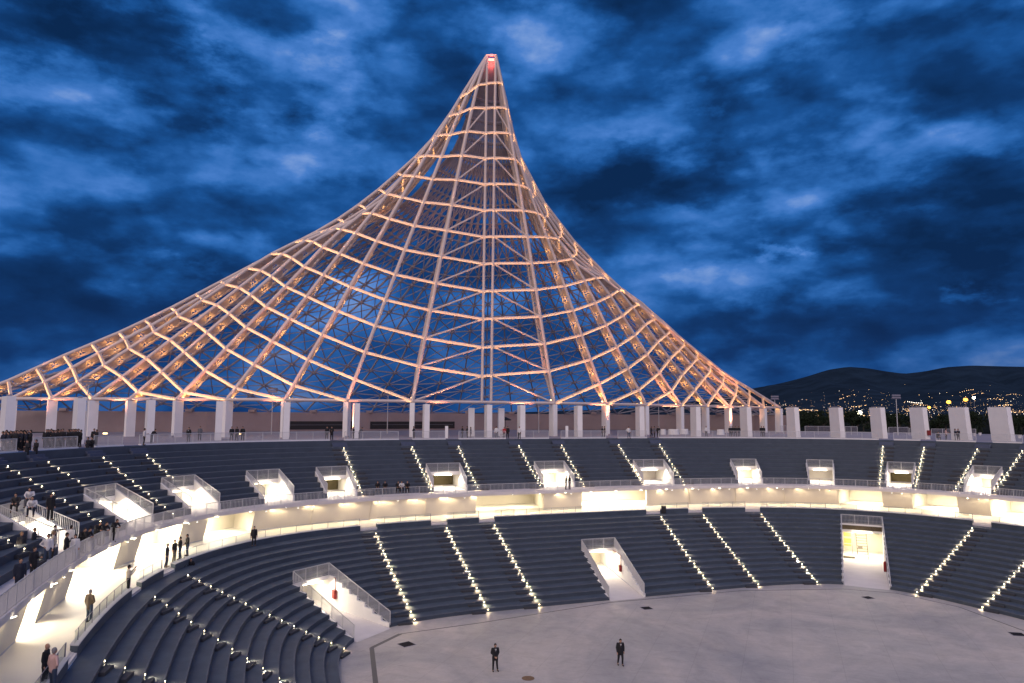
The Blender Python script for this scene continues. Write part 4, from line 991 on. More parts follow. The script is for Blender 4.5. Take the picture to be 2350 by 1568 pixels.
# potted conifers
cp, tp = tree_mesh(50, True); src = None
for i, (px, py, lb) in enumerate([(2249, 999, 'dark potted conifer left of the rightmost pillar'), (2284, 1001, 'dark potted conifer in front of the rightmost pillar'), (2340, 1006, 'dark potted conifer at the right edge of the picture'), (2236, 1000, 'dark potted conifer at the foot of the second pillar from the right')]):
    x, y = at(px, py, Z_TOP); 
    if src is None:
        root = empty('potted_conifer', (0, 0, 0), lb, 'potted tree', 'potted conifers at the right'); cp.build('foliage', 'cone', root); tp.build('trunk', 'bark', root)
        pm = MB(); pm.tube((0, 0, 0), (0, 0, .5), .22, .32, 12); pm.build('pot', 'white', root); src = root; o = root
    else:
        o = src.copy(); COL.objects.link(o); o['label'] = lb
        for ch in src.children: c = ch.copy(); COL.objects.link(c); c.parent = o
    o.location = (x, y, Z_TOP)

# ------------------------------------------------------------------ things on the concourse
def fence(px0, px1, py, h, lb):
    a, b = np.array(at(px0, py, Z_TOP)), np.array(at(px1, py, Z_TOP)); root = empty('mesh_fence', (a[0], a[1], Z_TOP), lb, 'fence', 'barriers behind the pillars'); L = np.linalg.norm(b-a); n = max(2, int(L/2)); mb = MB(); m2 = MB()
    for i in range(n+1): p = a+(b-a)*i/n; mb.bar(V3(p, Z_TOP), V3(p, Z_TOP+h), .06)
    mb.bar(V3(a, Z_TOP+h), V3(b, Z_TOP+h), .05); mb.build('frame', 'rail', root)
    for i in range(int(L/.16)): p = a+(b-a)*i/int(L/.16); m2.bar(V3(p, Z_TOP+.1), V3(p, Z_TOP+h), .035)
    m2.build('mesh', 'steel_dim', root)
fence(1790, 1806, 996, 1.6, 'white barrier just left of the first clear pillar'); fence(1848, 1908, 998, 1.6, 'wide white barrier between the first and second clear pillars')
fence(1940, 1968, 999, 1.6, 'short white barrier right of the second clear pillar'); fence(2040, 2085, 999, 1.5, 'white barrier behind the mast at the right')
fence(2088, 2096, 1000, 1.4, 'narrow barrier left of the pillar with a red box'); fence(2138, 2240, 1001, 1.3, 'low pale barrier behind the people at the right')
for px, py, lb in ((1024.7, 1006, 'white upright sign board left of the double rib'), (1301, 1004, 'white upright sign board right of the double rib')):
    x, y = at(px, py, Z_TOP+.1); root = empty('sign_board', (x, y, Z_TOP), lb, 'sign', 'white upright boards')
    mb = MB(); mb.box((x, y, Z_TOP+.95), .42, .1, 1.7); mb.build('board', 'white', root); mb = MB(); mb.box((x, y, Z_TOP+.05), .6, .4, .1); mb.build('foot', 'steel_dim', root)
for i, (px, py, w, lb) in enumerate([(1522, 998, .7, 'tall white draped cocktail table left of the low ones'), (1546, 998, 1.5, 'white draped buffet table, left one of the two wide ones'), (1654, 998.5, 1.0, 'white draped round table near the four dark suited men'), (1570, 997, 1.2, 'white draped buffet table, right one of the two wide ones')]):
    x, y = at(px, py, Z_TOP); root = empty('draped_table', (x, y, Z_TOP), lb, 'table', 'white draped tables')
    mb = MB(); n = 20; w_ = w*.62
    top = [(x+w_*math.cos(2*math.pi*j/n), y+w_*.8*math.sin(2*math.pi*j/n), Z_TOP+1.0) for j in range(n)]
    bot = [(x+w_*(1.05+.08*(j % 2))*math.cos(2*math.pi*j/n), y+w_*.85*(1.05+.08*(j % 2))*math.sin(2*math.pi*j/n), Z_TOP+.02) for j in range(n)]
    mb.add(top+bot, [(j, (j+1) % n, (j+1) % n+n, j+n) for j in range(n)]+[tuple(range(n))]); mb.build('cloth', 'white', root)
x, y = at(1160, 1000, Z_TOP); root = empty('parasol', (x, y, Z_TOP), 'closed looking dark parasol behind the small group right of the double rib', 'parasol')
mb = MB(); mb.tube((x, y, Z_TOP), (x, y, Z_TOP+2.9), .04); mb.build('pole', 'black', root)
mb = MB(); n = 10; mb.add([(x, y, Z_TOP+3.1)]+[(x+.95*math.cos(2*math.pi*j/n), y+.95*math.sin(2*math.pi*j/n), Z_TOP+2.65) for j in range(n)]+[(x+.95*math.cos(2*math.pi*j/n), y+.95*math.sin(2*math.pi*j/n), Z_TOP+2.5) for j in range(n)], [(0, j+1, (j+1) % n+1) for j in range(n)]+[(j+1, j+1+n, (j+1) % n+1+n, (j+1) % n+1) for j in range(n)]); mb.build('canopy', 'black', root)

# ------------------------------------------------------------------ things on the arena floor and in the gates
mb = MB(); dr = [at(868, 1640, 0), at(862, 1568, 0), at(853, 1487, 0), at(919, 1455, 0)]
fs = frange(126, 20, 1.0)
line = [np.array(p) for p in dr]
for a, b in zip(line[:-1], line[1:]):
    d = (b-a)/np.linalg.norm(b-a); n = np.array([-d[1], d[0]])*.16; mb.hexa([V3(a-n, -.02), V3(b-n, -.02), V3(b+n, -.02), V3(a+n, -.02), V3(a-n, .008), V3(b-n, .008), V3(b+n, .008), V3(a+n, .008)])
far = [at(919, 1455, 0), at(1100, 1430, 0), at(1400, 1383, 0), at(1700, 1356, 0), at(1935, 1352, 0), at(2060, 1362, 0), at(2200, 1393, 0), at(2350, 1448, 0), at(2480, 1520, 0)]
line = [np.array(p) for p in far]
for a, b in zip(line[:-1], line[1:]):
    d = (b-a)/np.linalg.norm(b-a); n = np.array([-d[1], d[0]])*.06; mb.hexa([V3(a-n, -.02), V3(b-n, -.02), V3(b+n, -.02), V3(a+n, -.02), V3(a-n, .009), V3(b-n, .009), V3(b+n, .009), V3(a+n, .009)])
o = mb.build('drain_channel', mat('grey_grating', (.10, .10, .10), .6)); tag(o, 'dark drain channel around the edge of the arena floor', 'drain')
for px, py, w, rz, lb in ((933, 1479, .95, .7, 'dark square floor hatch at the left of the arena floor'), (1484, 1396, .8, .3, 'dark floor hatch in front of the middle gate'), (1992, 1372, .8, .3, 'dark floor hatch in front of the tall gate'), (2335, 1456, .9, -.2, 'dark floor hatch at the right edge of the arena')):
    x, y = at(px, py, 0); root = empty('floor_hatch', (x, y, 0), lb, 'hatch', 'square hatches in the arena floor')
    mb = MB(); mb.box((x, y, .008), w, w, .016, rz); mb.build('lid', 'hatchlid', root); mb = MB()
    for s_ in (-1, 1):
        mb.box((x+s_*math.cos(rz)*w*.53, y+s_*math.sin(rz)*w*.53, .005), .05, w*1.1, .014, rz)
        mb.box((x-s_*math.sin(rz)*w*.53, y+s_*math.cos(rz)*w*.53, .005), w*1.0, .05, .014, rz)
    mb.build('rim', 'steel_dim', root)
x, y = at(1212, 1557, 0); mb = MB(); mb.tube((x, y, -.02), (x, y, .014), .40, n=28); o = mb.build('manhole_cover', mat('rusty_iron', (.17, .10, .05), .7, var=.3, vscale=6)); tag(o, 'round rusty manhole cover near the bottom of the arena floor', 'manhole cover')
# hose cabinets and pipes on the gate walls
def wall_item(gi, side, s_, z, w, h, name, lab, cat, m='red', pipe=False):
    e0, e1 = edge(VL[gi], s_*14.6); ph = e1 if side > 0 else e0; p = PL(ph, s_); t = PL((e0+e1)/2, s_)-p; t = t/np.linalg.norm(t); d, _ = radial(PL, ph, s_)
    root = empty(name, (p[0], p[1], z), lab, cat); mb = MB(); q = p+t*.16; mb.box(V3(q, z+h/2), w, .24, h, math.atan2(d[1], d[0])); mb.build('cabinet', m, root)
    mb = MB(); q2 = p+t*.29; mb.box(V3(q2, z+h/2), w*.78, .012, h*.8, math.atan2(d[1], d[0])); mb.build('door', m, root)
    if pipe:
        mb = MB(); q = p+t*.07-d*.0; mb.tube(V3(q, z+h), V3(q, z+h+.95), .03, n=6); mb.tube(V3(q, z+h+.95), V3(q+d*3.0, z+h+1.0), .03, n=6); mb.build('pipe', m, root)
wall_item(0, 1, .47, .85, .5, .7, 'hose_cabinet', 'red hose cabinet with a red pipe on the white wall of the left gate', 'hose cabinet', pipe=True)
wall_item(1, 1, .40, .7, .42, .62, 'hose_cabinet', 'small red hose cabinet in the glowing middle gate', 'hose cabinet', pipe=True)
wall_item(2, 1, .30, .6, .5, 1.0, 'hose_cabinet', 'dark red hose cabinet on the right wall of the tall gate', 'hose cabinet')
gr, A, B, E_, G_, gd, ghd = gates[2]
M['brown'] = mat('brown_recess_shade', (.05, .035, .015), .7, var=.4, vscale=5)
mb = MB(); mb.hexa([V3(A-gd*.10, 3.26), V3(B-gd*.10, 3.26), V3(B-gd*.03, 3.26), V3(A-gd*.03, 3.26), V3(A-gd*.10, 3.76), V3(B-gd*.10, 3.76), V3(B-gd*.03, 3.76), V3(A-gd*.03, 3.76)]); mb.build('dark_recess_strip', 'brown', gr)  # dark strip on the lintel, shade of the recess given as colour
perp = (B-A)/np.linalg.norm(B-A); Wd = np.linalg.norm(B-A)
def gp(u, v_): return A+perp*Wd*u+gd*v_
lad = empty('ladder', tuple(gp(.45, -.2))+(0,), 'tall leaning ladder in the middle of the tall bright gate', 'ladder')
mb = MB(); p0, p1 = gp(.36, -.6), gp(.36, 1.2); q0, q1 = gp(.62, -.6), gp(.62, 1.2)
mb.bar(V3(p0, .02), V3(p1, 3.4), .06); mb.bar(V3(q0, .02), V3(q1, 3.4), .06); mb.build('stiles', 'bark', lad); mb = MB()
for i in range(1, 12): u = i/12; mb.bar(V3(p0+(p1-p0)*u, 3.4*u), V3(q0+(q1-q0)*u, 3.4*u), .045)
mb.build('rungs', 'bark', lad)
mb = MB(); mb.box(V3(gp(.44, .0), 1.25), .5, .08, .32, math.atan2(perp[1], perp[0])); o = mb.build('hanging_box', 'wood'); tag(o, 'brown box hung on the ladder of the tall gate', 'box')
tb = empty('notice_board', tuple(gp(.18, 2.2))+(0,), 'yellow notice board at the left inside the tall gate', 'board')
for z, hh in ((2.35, .45), (1.6, .55), (1.1, .2)):
    mb = MB(); mb.box(V3(gp(.18, 2.2), z), .8, .06, hh, math.atan2(perp[1], perp[0])); mb.build('sheet', 'yellow', tb)
mb = MB()
for u in (.06, .30): mb.bar(V3(gp(u, 2.25), 0.02), V3(gp(u, 2.25), 2.7), .05)
mb.build('stand_frame', 'steel_dim', tb)
mb = MB(); mb.box(V3(gp(.14, -.3), .12), 1.3, .5, .2, math.atan2(perp[1], perp[0])); o = mb.build('timber_pile', 'wood'); tag(o, 'low pile of timber on the floor at the left of the tall gate', 'timber')
mb = MB(); mb.box(V3(gp(.93, 2.0), 2.75), .45, .04, .2, math.atan2(perp[1], perp[0])); o = mb.build('exit_sign', mat('sign_green', (.18, .32, .12), .5)); tag(o, 'small sign at the top right inside the tall gate', 'sign')
# loudspeaker on the kerb
c = PW(phi_of_px(1523, 0, Z_KERB), -.02); root = empty('loudspeaker', (c[0], c[1], Z_KERB-.5), 'black loudspeaker beside a stair head of the lower stand', 'loudspeaker')
d, t = radial(PW, phi_of_px(1523, 0, Z_KERB), 0); c = c-d*.35
mb = MB(); mb.box(V3(c, Z_KERB-.05), .42, .55, .85, math.atan2(d[1], d[0])); mb.build('cabinet', 'black', root); mb = MB(); mb.box(V3(c-d*.22, Z_KERB-.05), .02, .48, .76, math.atan2(d[1], d[0])); mb.build('grille', 'dark', root)

# ------------------------------------------------------------------ people
CM = {}
def cmat(name, c, rough=.85):
    if name not in CM: CM[name] = mat('cloth_'+name if name != 'skin' else 'skin', c, rough, var=.06, vscale=4)
    return CM[name]
COLS = dict(black=(.010, .010, .013), navy=(.012, .016, .032), charcoal=(.03, .03, .034), white=(.62, .61, .60), cream=(.50, .45, .36), pink=(.55, .36, .32), beige=(.34, .28, .20), brown=(.07, .05, .035), jeans=(.035, .055, .095), khaki=(.20, .17, .12), red=(.38, .02, .02), grey=(.13, .13, .14), skin=(.42, .24, .16), hairdark=(.012, .009, .007), hairgrey=(.25, .24, .23), hairlight=(.22, .14, .07), bald=(.40, .23, .15), shoes=(.012, .010, .009))
def skinned(chains, extra=None, sub=1, voxel=None, dec=None):
    """chains: list of [(point, radius) ...]; every chain is grown as tapered rings and the pieces are fused by a remesh"""
    mb = MB()
    for ch in chains:
        for (p, r), (q, s_) in zip(ch[:-1], ch[1:]): mb.tube(p, q, r, s_, n=10)
        for p, r in ch: mb.ball(p, r, 10, 7)
    if extra:
        for c, r, sc in extra: mb.ball(c, r, 12, 9, sc)
    me = bpy.data.meshes.new('tmp'); me.from_pydata(mb.v, [], mb.f); ob = bpy.data.objects.new('tmp', me); COL.objects.link(ob)
    m = ob.modifiers.new('r', 'REMESH'); m.mode = 'VOXEL'; m.voxel_size = voxel or .022; m.use_smooth_shade = True
    sm = ob.modifiers.new('s', 'SMOOTH'); sm.iterations = 3; sm.factor = .5
    if dec: d = ob.modifiers.new('d', 'DECIMATE'); d.ratio = dec
    dg = bpy.context.evaluated_depsgraph_get(); out = bpy.data.meshes.new_from_object(ob.evaluated_get(dg)); bpy.data.objects.remove(ob); bpy.data.meshes.remove(me)
    return out
def figure(pose):
    """joints of a 1.76 m adult facing -Y"""
    V = Vector; J = dict(hipL=V((.10, 0, .92)), hipR=V((-.10, 0, .92)), kL=V((.12, -.01, .49)), kR=V((-.12, -.01, .49)), aL=V((.13, .02, .09)), aR=V((-.13, .02, .09)), tL=V((.15, -.15, .035)), tR=V((-.15, -.15, .035)),
        pel=V((0, 0, .95)), wa=V((0, 0, 1.10)), ch=V((0, 0, 1.32)), nk=V((0, .01, 1.49)), hd=V((0, -.02, 1.64)), sL=V((.19, .01, 1.42)), sR=V((-.19, .01, 1.42)), eL=V((.25, .03, 1.14)), eR=V((-.25, .03, 1.14)), wL=V((.25, -.05, .90)), wR=V((-.25, -.05, .90)), fwd=V((0, -1, 0)))
    def mv(keys, d):
        for k in keys: J[k] = J[k]+V(d)
    upper = ['wa', 'ch', 'nk', 'hd', 'sL', 'sR', 'eL', 'eR', 'wL', 'wR']
    if pose == 'clasp': J['eL'] = V((.25, .02, 1.15)); J['eR'] = V((-.25, .02, 1.15)); J['wL'] = V((.07, -.20, .95)); J['wR'] = V((-.07, -.21, .97)); J['aL'] += V((.04, 0, 0)); J['tL'] += V((.04, 0, 0)); mv(['hd'], (0, -.03, -.02))
    if pose == 'walk': J['kL'] += V((0, -.10, .01)); J['aL'] += V((0, -.05, .02)); J['tL'] += V((0, -.06, .01)); J['kR'] += V((0, .02, 0)); J['aR'] += V((0, .16, .04)); J['tR'] += V((0, .14, 0)); J['wL'] += V((0, .08, 0)); J['wR'] += V((0, -.10, 0)); mv(['hd'], (0, -.06, -.03))
    if pose == 'hip': J['eR'] = V((-.40, .10, 1.17)); J['wR'] = V((-.20, -.02, 1.04)); J['aL'] += V((.03, -.08, 0)); J['tL'] += V((.03, -.08, 0)); J['kL'] += V((.02, -.06, 0))
    if pose == 'lean': mv(['wa'], (0, -.06, -.01)); mv(['ch', 'sL', 'sR'], (0, -.22, -.07)); mv(['nk'], (0, -.29, -.10)); mv(['hd'], (0, -.38, -.13)); J['eL'] = V((.26, -.38, 1.10)); J['eR'] = V((-.26, -.38, 1.10)); J['wL'] = V((.10, -.56, 1.08)); J['wR'] = V((-.10, -.55, 1.08))
    if pose == 'photo': J['eL'] = V((.26, -.16, 1.22)); J['eR'] = V((-.24, -.12, 1.18)); J['wL'] = V((.14, -.36, 1.50)); J['wR'] = V((.0, -.34, 1.36))
    if pose == 'talk': J['eL'] = V((.25, .0, 1.15)); J['wL'] = V((.14, -.28, 1.18)); J['aR'] += V((-.03, .05, 0)); J['tR'] += V((-.06, .05, 0))
    if pose == 'sit':
        mv(['hipL', 'hipR', 'pel']+upper, (0, 0, -.44)); J['kL'] = V((.16, -.44, .52)); J['kR'] = V((-.16, -.44, .52)); J['aL'] = V((.16, -.42, .10)); J['aR'] = V((-.16, -.42, .10)); J['tL'] = V((.18, -.58, .04)); J['tR'] = V((-.18, -.58, .04))
        mv(['ch', 'sL', 'sR'], (0, -.10, -.02)); mv(['nk', 'hd'], (0, -.18, -.05)); J['eL'] = V((.27, -.18, .78)); J['eR'] = V((-.27, -.18, .78)); J['wL'] = V((.12, -.42, .64)); J['wR'] = V((-.12, -.42, .64))
    if pose == 'arm': J['eL'] = V((.40, -.10, 1.40)); J['wL'] = V((.62, -.16, 1.40))
    return J
def person_meshes(pose):
    J = figure(pose); P = {}
    def L(a, b, u): return J[a].lerp(J[b], u)
    h = J['hd']; nkd = (h-J['nk']).normalized()
    hands = []
    for s_, sg in (('L', 1), ('R', -1)):
        w, e = J['w'+s_], J['e'+s_]; d = (w-e).normalized(); side = d.cross(Vector((0, 1, 0))); side = side.normalized() if side.length > .2 else Vector((1, 0, 0)); nrm = d.cross(side)
        pl = w+d*.085; hands.append([(w, .026), (w+d*.03, .032), (pl, .036)])
        for i, (o, ln) in enumerate(((-.030, .070), (-.010, .080), (.010, .076), (.029, .060))):
            b0 = pl+side*o; m1 = b0+d*ln*.55+nrm*.008; hands.append([(b0, .0105), (m1, .0095), (m1+d*ln*.40+nrm*.022, .008)])
        tb = w+d*.035-side*.03; hands.append([(w+d*.03, .014), (tb+d*.015-side*.012, .011), (tb+d*.05-side*.018, .009)])
    body = [[(J['pel'], .12), (J['wa'], .11), (J['ch'], .12), (J['nk'], .055), (L('nk', 'hd', .5), .050), (h, .07)]]
    for s_ in 'LR':
        body += [[(J['ch'], .09), (J['s'+s_], .052), (J['e'+s_], .038), (J['w'+s_], .027)], [(J['pel'], .10), (J['hip'+s_], .085), (J['k'+s_], .055), (J['a'+s_], .038), (J['t'+s_], .033)]]
    body += hands
    fx = [(h, .098, (.80, .98, 1.18)), (h+Vector((0, -.035, -.055)), .060, (.85, .9, .9)), (h+Vector((0, -.100, -.005)), .016, (.8, 1.1, 1.3)), (h+Vector((.078, 0, -.005)), .022, (.5, .9, 1.3)), (h+Vector((-.078, 0, -.005)), .022, (.5, .9, 1.3)), (h+Vector((0, -.094, -.050)), .018, (1.4, .6, .5))]
    P['body'] = skinned(body, fx, voxel=.0145, dec=.35)
    j = lambda lo: [[(J['pel']+Vector((0, 0, lo)), .150), (J['wa'], .135), (J['ch'], .150), (L('ch', 'nk', .75), .085)]]
    sleeves = []
    for s_ in 'LR': sleeves += [[(J['ch']+Vector((0, 0, .03)), .11), (J['s'+s_], .072), (J['e'+s_], .056), (L('e'+s_, 'w'+s_, .93), .043)], [(J['s'+s_], .07), (J['hip'+s_]+Vector((0, 0, .04)), .085)]]
    P['jacket'] = skinned(j(-.14 if pose != 'sit' else -.02)+sleeves, voxel=.024, dec=.6)
    P['shirt'] = skinned(j(-.02)+[[(p, r*.93) for p, r in c] for c in sleeves], voxel=.024, dec=.6)
    tr = []
    for s_ in 'LR': tr += [[(J['pel'], .115), (J['hip'+s_], .105), (J['k'+s_], .074), (J['a'+s_]+Vector((0, 0, .02)), .058)]]
    P['trousers'] = skinned(tr, voxel=.024, dec=.6)
    P['hair'] = skinned([], [(h+Vector((0, .018, .030)), .103, (.86, 1.0, 1.08)), (h+Vector((0, .045, -.03)), .075, (1, .9, 1.1))], voxel=.018, dec=.6)
    P['longhair'] = skinned([], [(h+Vector((0, .022, .032)), .106, (.88, 1.0, 1.08)), (h+Vector((0, .055, -.07)), .088, (1.1, .75, 1.6))], voxel=.018, dec=.6)
    P['shoes'] = skinned([[(J['a'+s_]+Vector((0, .03, -.045)), .046), (J['t'+s_]+Vector((0, 0, .012)), .043)] for s_ in 'LR'], voxel=.018, dec=.6)
    P['front'] = None
    return P
PM = {}; MC = {}
def person(x, y, z, face, pose, label, top='black', bot='black', coat=True, hair='hairdark', long=False, h=1.0, group=None, tie=False):
    """face: bearing in degrees the figure looks towards, 0 = away from the viewer, 180 = to the viewer, 90 = right"""
    if pose not in PM: PM[pose] = person_meshes(pose)
    root = empty('person', (x, y, z), label, 'person', group, rz=-rad(face)+math.pi); root.scale = (h, h, h)
    for nm, part, c in (('body', 'body', 'skin'), ('jacket' if coat else 'shirt', 'jacket' if coat else 'shirt', top), ('trousers', 'trousers', bot), ('hair', 'longhair' if long else 'hair', hair), ('shoes', 'shoes', 'shoes')):
        if hair == 'bald' and nm == 'hair': continue
        key = (pose, part, c)
        if key not in MC:
            me = PM[pose][part].copy(); me.materials.clear(); me.materials.append(cmat(c, COLS[c])); me.shade_smooth(); MC[key] = me
        o = bpy.data.objects.new(nm, MC[key]); COL.objects.link(o); o.parent = root
    if tie:
        J = figure(pose); c = J['ch']; f = Vector((0, -1, 0)); mb = MB()
        mb.add([c+Vector((-.055, -.155, .12)), c+Vector((.055, -.155, .12)), c+Vector((0, -.168, -.12))], [(0, 1, 2)]); o = mb2 = None
        me = bpy.data.meshes.new('shirt_front'); me.from_pydata([tuple(v_) for v_ in mb.v], [], mb.f); me.materials.append(cmat('white', COLS['white'])); o = bpy.data.objects.new('shirt_front', me); COL.objects.link(o); o.parent = root
        me = bpy.data.meshes.new('tie'); cc = [c+Vector(q) for q in ((-.012, -.162, .10), (.012, -.162, .10), (.02, -.176, -.10), (-.02, -.176, -.10))]; me.from_pydata([tuple(v_) for v_ in cc], [], [(0, 1, 2, 3)]); me.materials.append(cmat('black', COLS['black'])); o = bpy.data.objects.new('tie', me); COL.objects.link(o); o.parent = root
    return root
def P_(px, py, z, *a, **k):      # feet seen at a pixel
    x, y = at(px, py, z); return person(x, y, z, *a, **k)
def PH(px, py, z, *a, **k):      # head top seen at a pixel
    hh = k.get('h', 1.0)*(1.75 if a[1] != 'sit' else 1.28); hh -= .12 if a[1] == 'lean' else 0
    x, y = at(px, py, z+hh); return person(x, y, z, *a, **k)
def PR(px, ring_off, face, pose, label, **k):   # on the concourse, ring_off metres behind the top railing
    q = ring_pt(px, 1.0+ring_off/11.); return person(q[0], q[1], Z_TOP+.004, face, pose, label, **k)
# arena floor
P_(1136, 1541, 0.003, 165, 'clasp', 'man in black suit standing with hands clasped on the arena floor', tie=True)
P_(1424, 1528, 0.003, 175, 'walk', 'man in black suit and tie walking head down across the arena floor', tie=True, h=1.0)
# walkway
P_(203, 1430, Z_WALK, 15, 'hip', 'man in dark jacket seen from behind, hand on hip on the lit walkway', top='brown', bot='jeans', hair='hairgrey', h=1.03)
P_(293, 1361, Z_WALK, 55, 'photo', 'woman in cream jacket raising a phone at the gap in the glass rail', top='cream', bot='black')
PH(125, 1487, Z_WALK, 25, 'hip', 'man in pale pink shirt leaning at the bottom left of the walkway', top='pink', bot='jeans', coat=False, hair='hairgrey', h=1.04)
PH(108, 1477, Z_WALK, 80, 'talk', 'bald man in dark jacket talking behind the man in the pink shirt', hair='bald', h=1.02)
P_(382, 1302, Z_WALK, 80, 'talk', 'man in black shirt and grey trousers, leftmost of the group of four', top='charcoal', bot='navy', coat=False, hair='hairgrey')
P_(399, 1291, Z_WALK, 100, 'stand', 'man in dark shirt and khaki trousers, second of the group of four', bot='khaki', coat=False)
P_(412, 1284, Z_WALK, 260, 'talk', 'man in black, third of the group of four, facing left', coat=False, bot='jeans')
P_(429, 1276, Z_WALK, 230, 'clasp', 'man in dark jacket and jeans, rightmost of the group of four', bot='jeans', tie=True)
PH(584, 1208, Z_WALK, 150, 'stand', 'person in black standing alone on the walkway before the long cream wall', h=.98)
q = PL(144.6, 13.35/14.6); 
for px, py, k, lb, tp, bt, lg in ((416, 1284, 12, 'person with dark hair seated on the lower steps, left of a pair', 'charcoal', 'jeans', False), (438, 1280, 12, 'person in black seated on the lower steps, right of a pair', 'black', 'black', True)):
    PH(px, py, zl(k+1)-.02 if False else zl(k), 150, 'sit', lb, top=tp, bot=bt, long=lg)
# balcony, lower left
BL = [(51, 1221, 120, 'stand', 'person in dark shirt standing behind the side rail of the nearest exit', dict(top='charcoal', bot='grey', coat=False, hair='hairlight')),
 (80, 1212, 75, 'talk', 'man in dark jacket standing in the glowing mouth of the nearest exit', dict(top='charcoal', bot='charcoal', hair='hairlight')),
 (127, 1206, 95, 'arm', 'man in black stretching his arm along the exit rail', dict(coat=True)),
 (112, 1226, 150, 'hip', 'man in white shirt and jeans standing at the balcony rail', dict(top='white', bot='jeans', coat=False, h=1.03)),
 (124, 1219, 60, 'stand', 'person in dark vest behind the man in white shirt and jeans', dict(top='cream', bot='black', coat=False, hair='hairlight')),
 (164, 1206, 10, 'stand', 'man in white shirt seen from behind on the balcony', dict(top='white', bot='navy', coat=False)),
 (154, 1223, 60, 'talk', 'man in black suit with back to the viewer at the balcony rail', dict(h=1.02)),
 (174, 1227, 160, 'stand', 'woman with dark hair in a white top at the balcony rail', dict(top='white', bot='white', coat=False, long=True, h=.94)),
 (186, 1211, 110, 'lean', 'man in dark suit leaning on the balcony rail, hair brown', dict(tie=True)),
 (197, 1211, 110, 'lean', 'man in black suit leaning right beside the brown haired man', dict()),
 (223, 1197, 120, 'lean', 'person in black leaning on the rail, left of two close together', dict()),
 (236, 1197, 110, 'lean', 'person in black leaning on the rail, right of two close together', dict()),
 (260, 1191, 110, 'lean', 'person in black leaning far over the balcony rail, rightmost of the row', dict()),
 (80, 1255, 100, 'talk', 'man in dark suit nearest the viewer on the balcony', dict(h=1.02)),
 (48, 1281, 130, 'stand', 'man in dark suit at the left end of the balcony rail', dict(top='navy', bot='navy', h=1.02))]
for px, py, fc, ps, lb, kw in BL: PH(px, py, Z_BAL, fc, ps, lb, **kw)
PH(390, 1131, Z_BAL, 120, 'lean', 'person in a grey brown suit leaning in front of the third exit from the left', top='brown', bot='grey', hair='hairlight')
PH(1299, 1091, Z_BAL, 100, 'talk', 'man in black, left one of two standing at the exit', coat=False)
PH(1307, 1091, Z_BAL, 250, 'stand', 'man in dark jacket, right one of two standing at the exit', hair='hairgrey')
# seated and standing in the upper stand
def on_row(px, py, pose, k, *a, **kw):
    PH(px, py, zu(k)+.003, a[0], pose, a[1], **kw)
on_row(71, 1118, 'sit', 6, 160, 'person in white shirt seated high up at the left of the upper stand', top='white', bot='grey', coat=False)
on_row(77, 1138, 'sit', 5, 160, 'person in white shirt seated one row lower at the left', top='white', bot='navy', coat=False)
on_row(39, 1131, 'sit', 5, 160, 'person in dark clothes seated at the far left of the upper stand', top='charcoal')
on_row(118, 1133, 'stand', 4, 120, 'man in black suit standing alone on the upper steps at the left')
for i, px in enumerate((867, 884, 914, 922, 935)):
    on_row(px, 1103.5, 'sit', 1, 170, ['leftmost seated spectator in black behind the balcony rail', 'second seated spectator from the left behind the rail', 'third of five spectators seated behind the balcony rail', 'seated spectator with a pale shirt front behind the rail', 'rightmost of five spectators seated behind the balcony rail'][i], top='white' if i == 3 else 'black', coat=i != 3, long=i == 0)
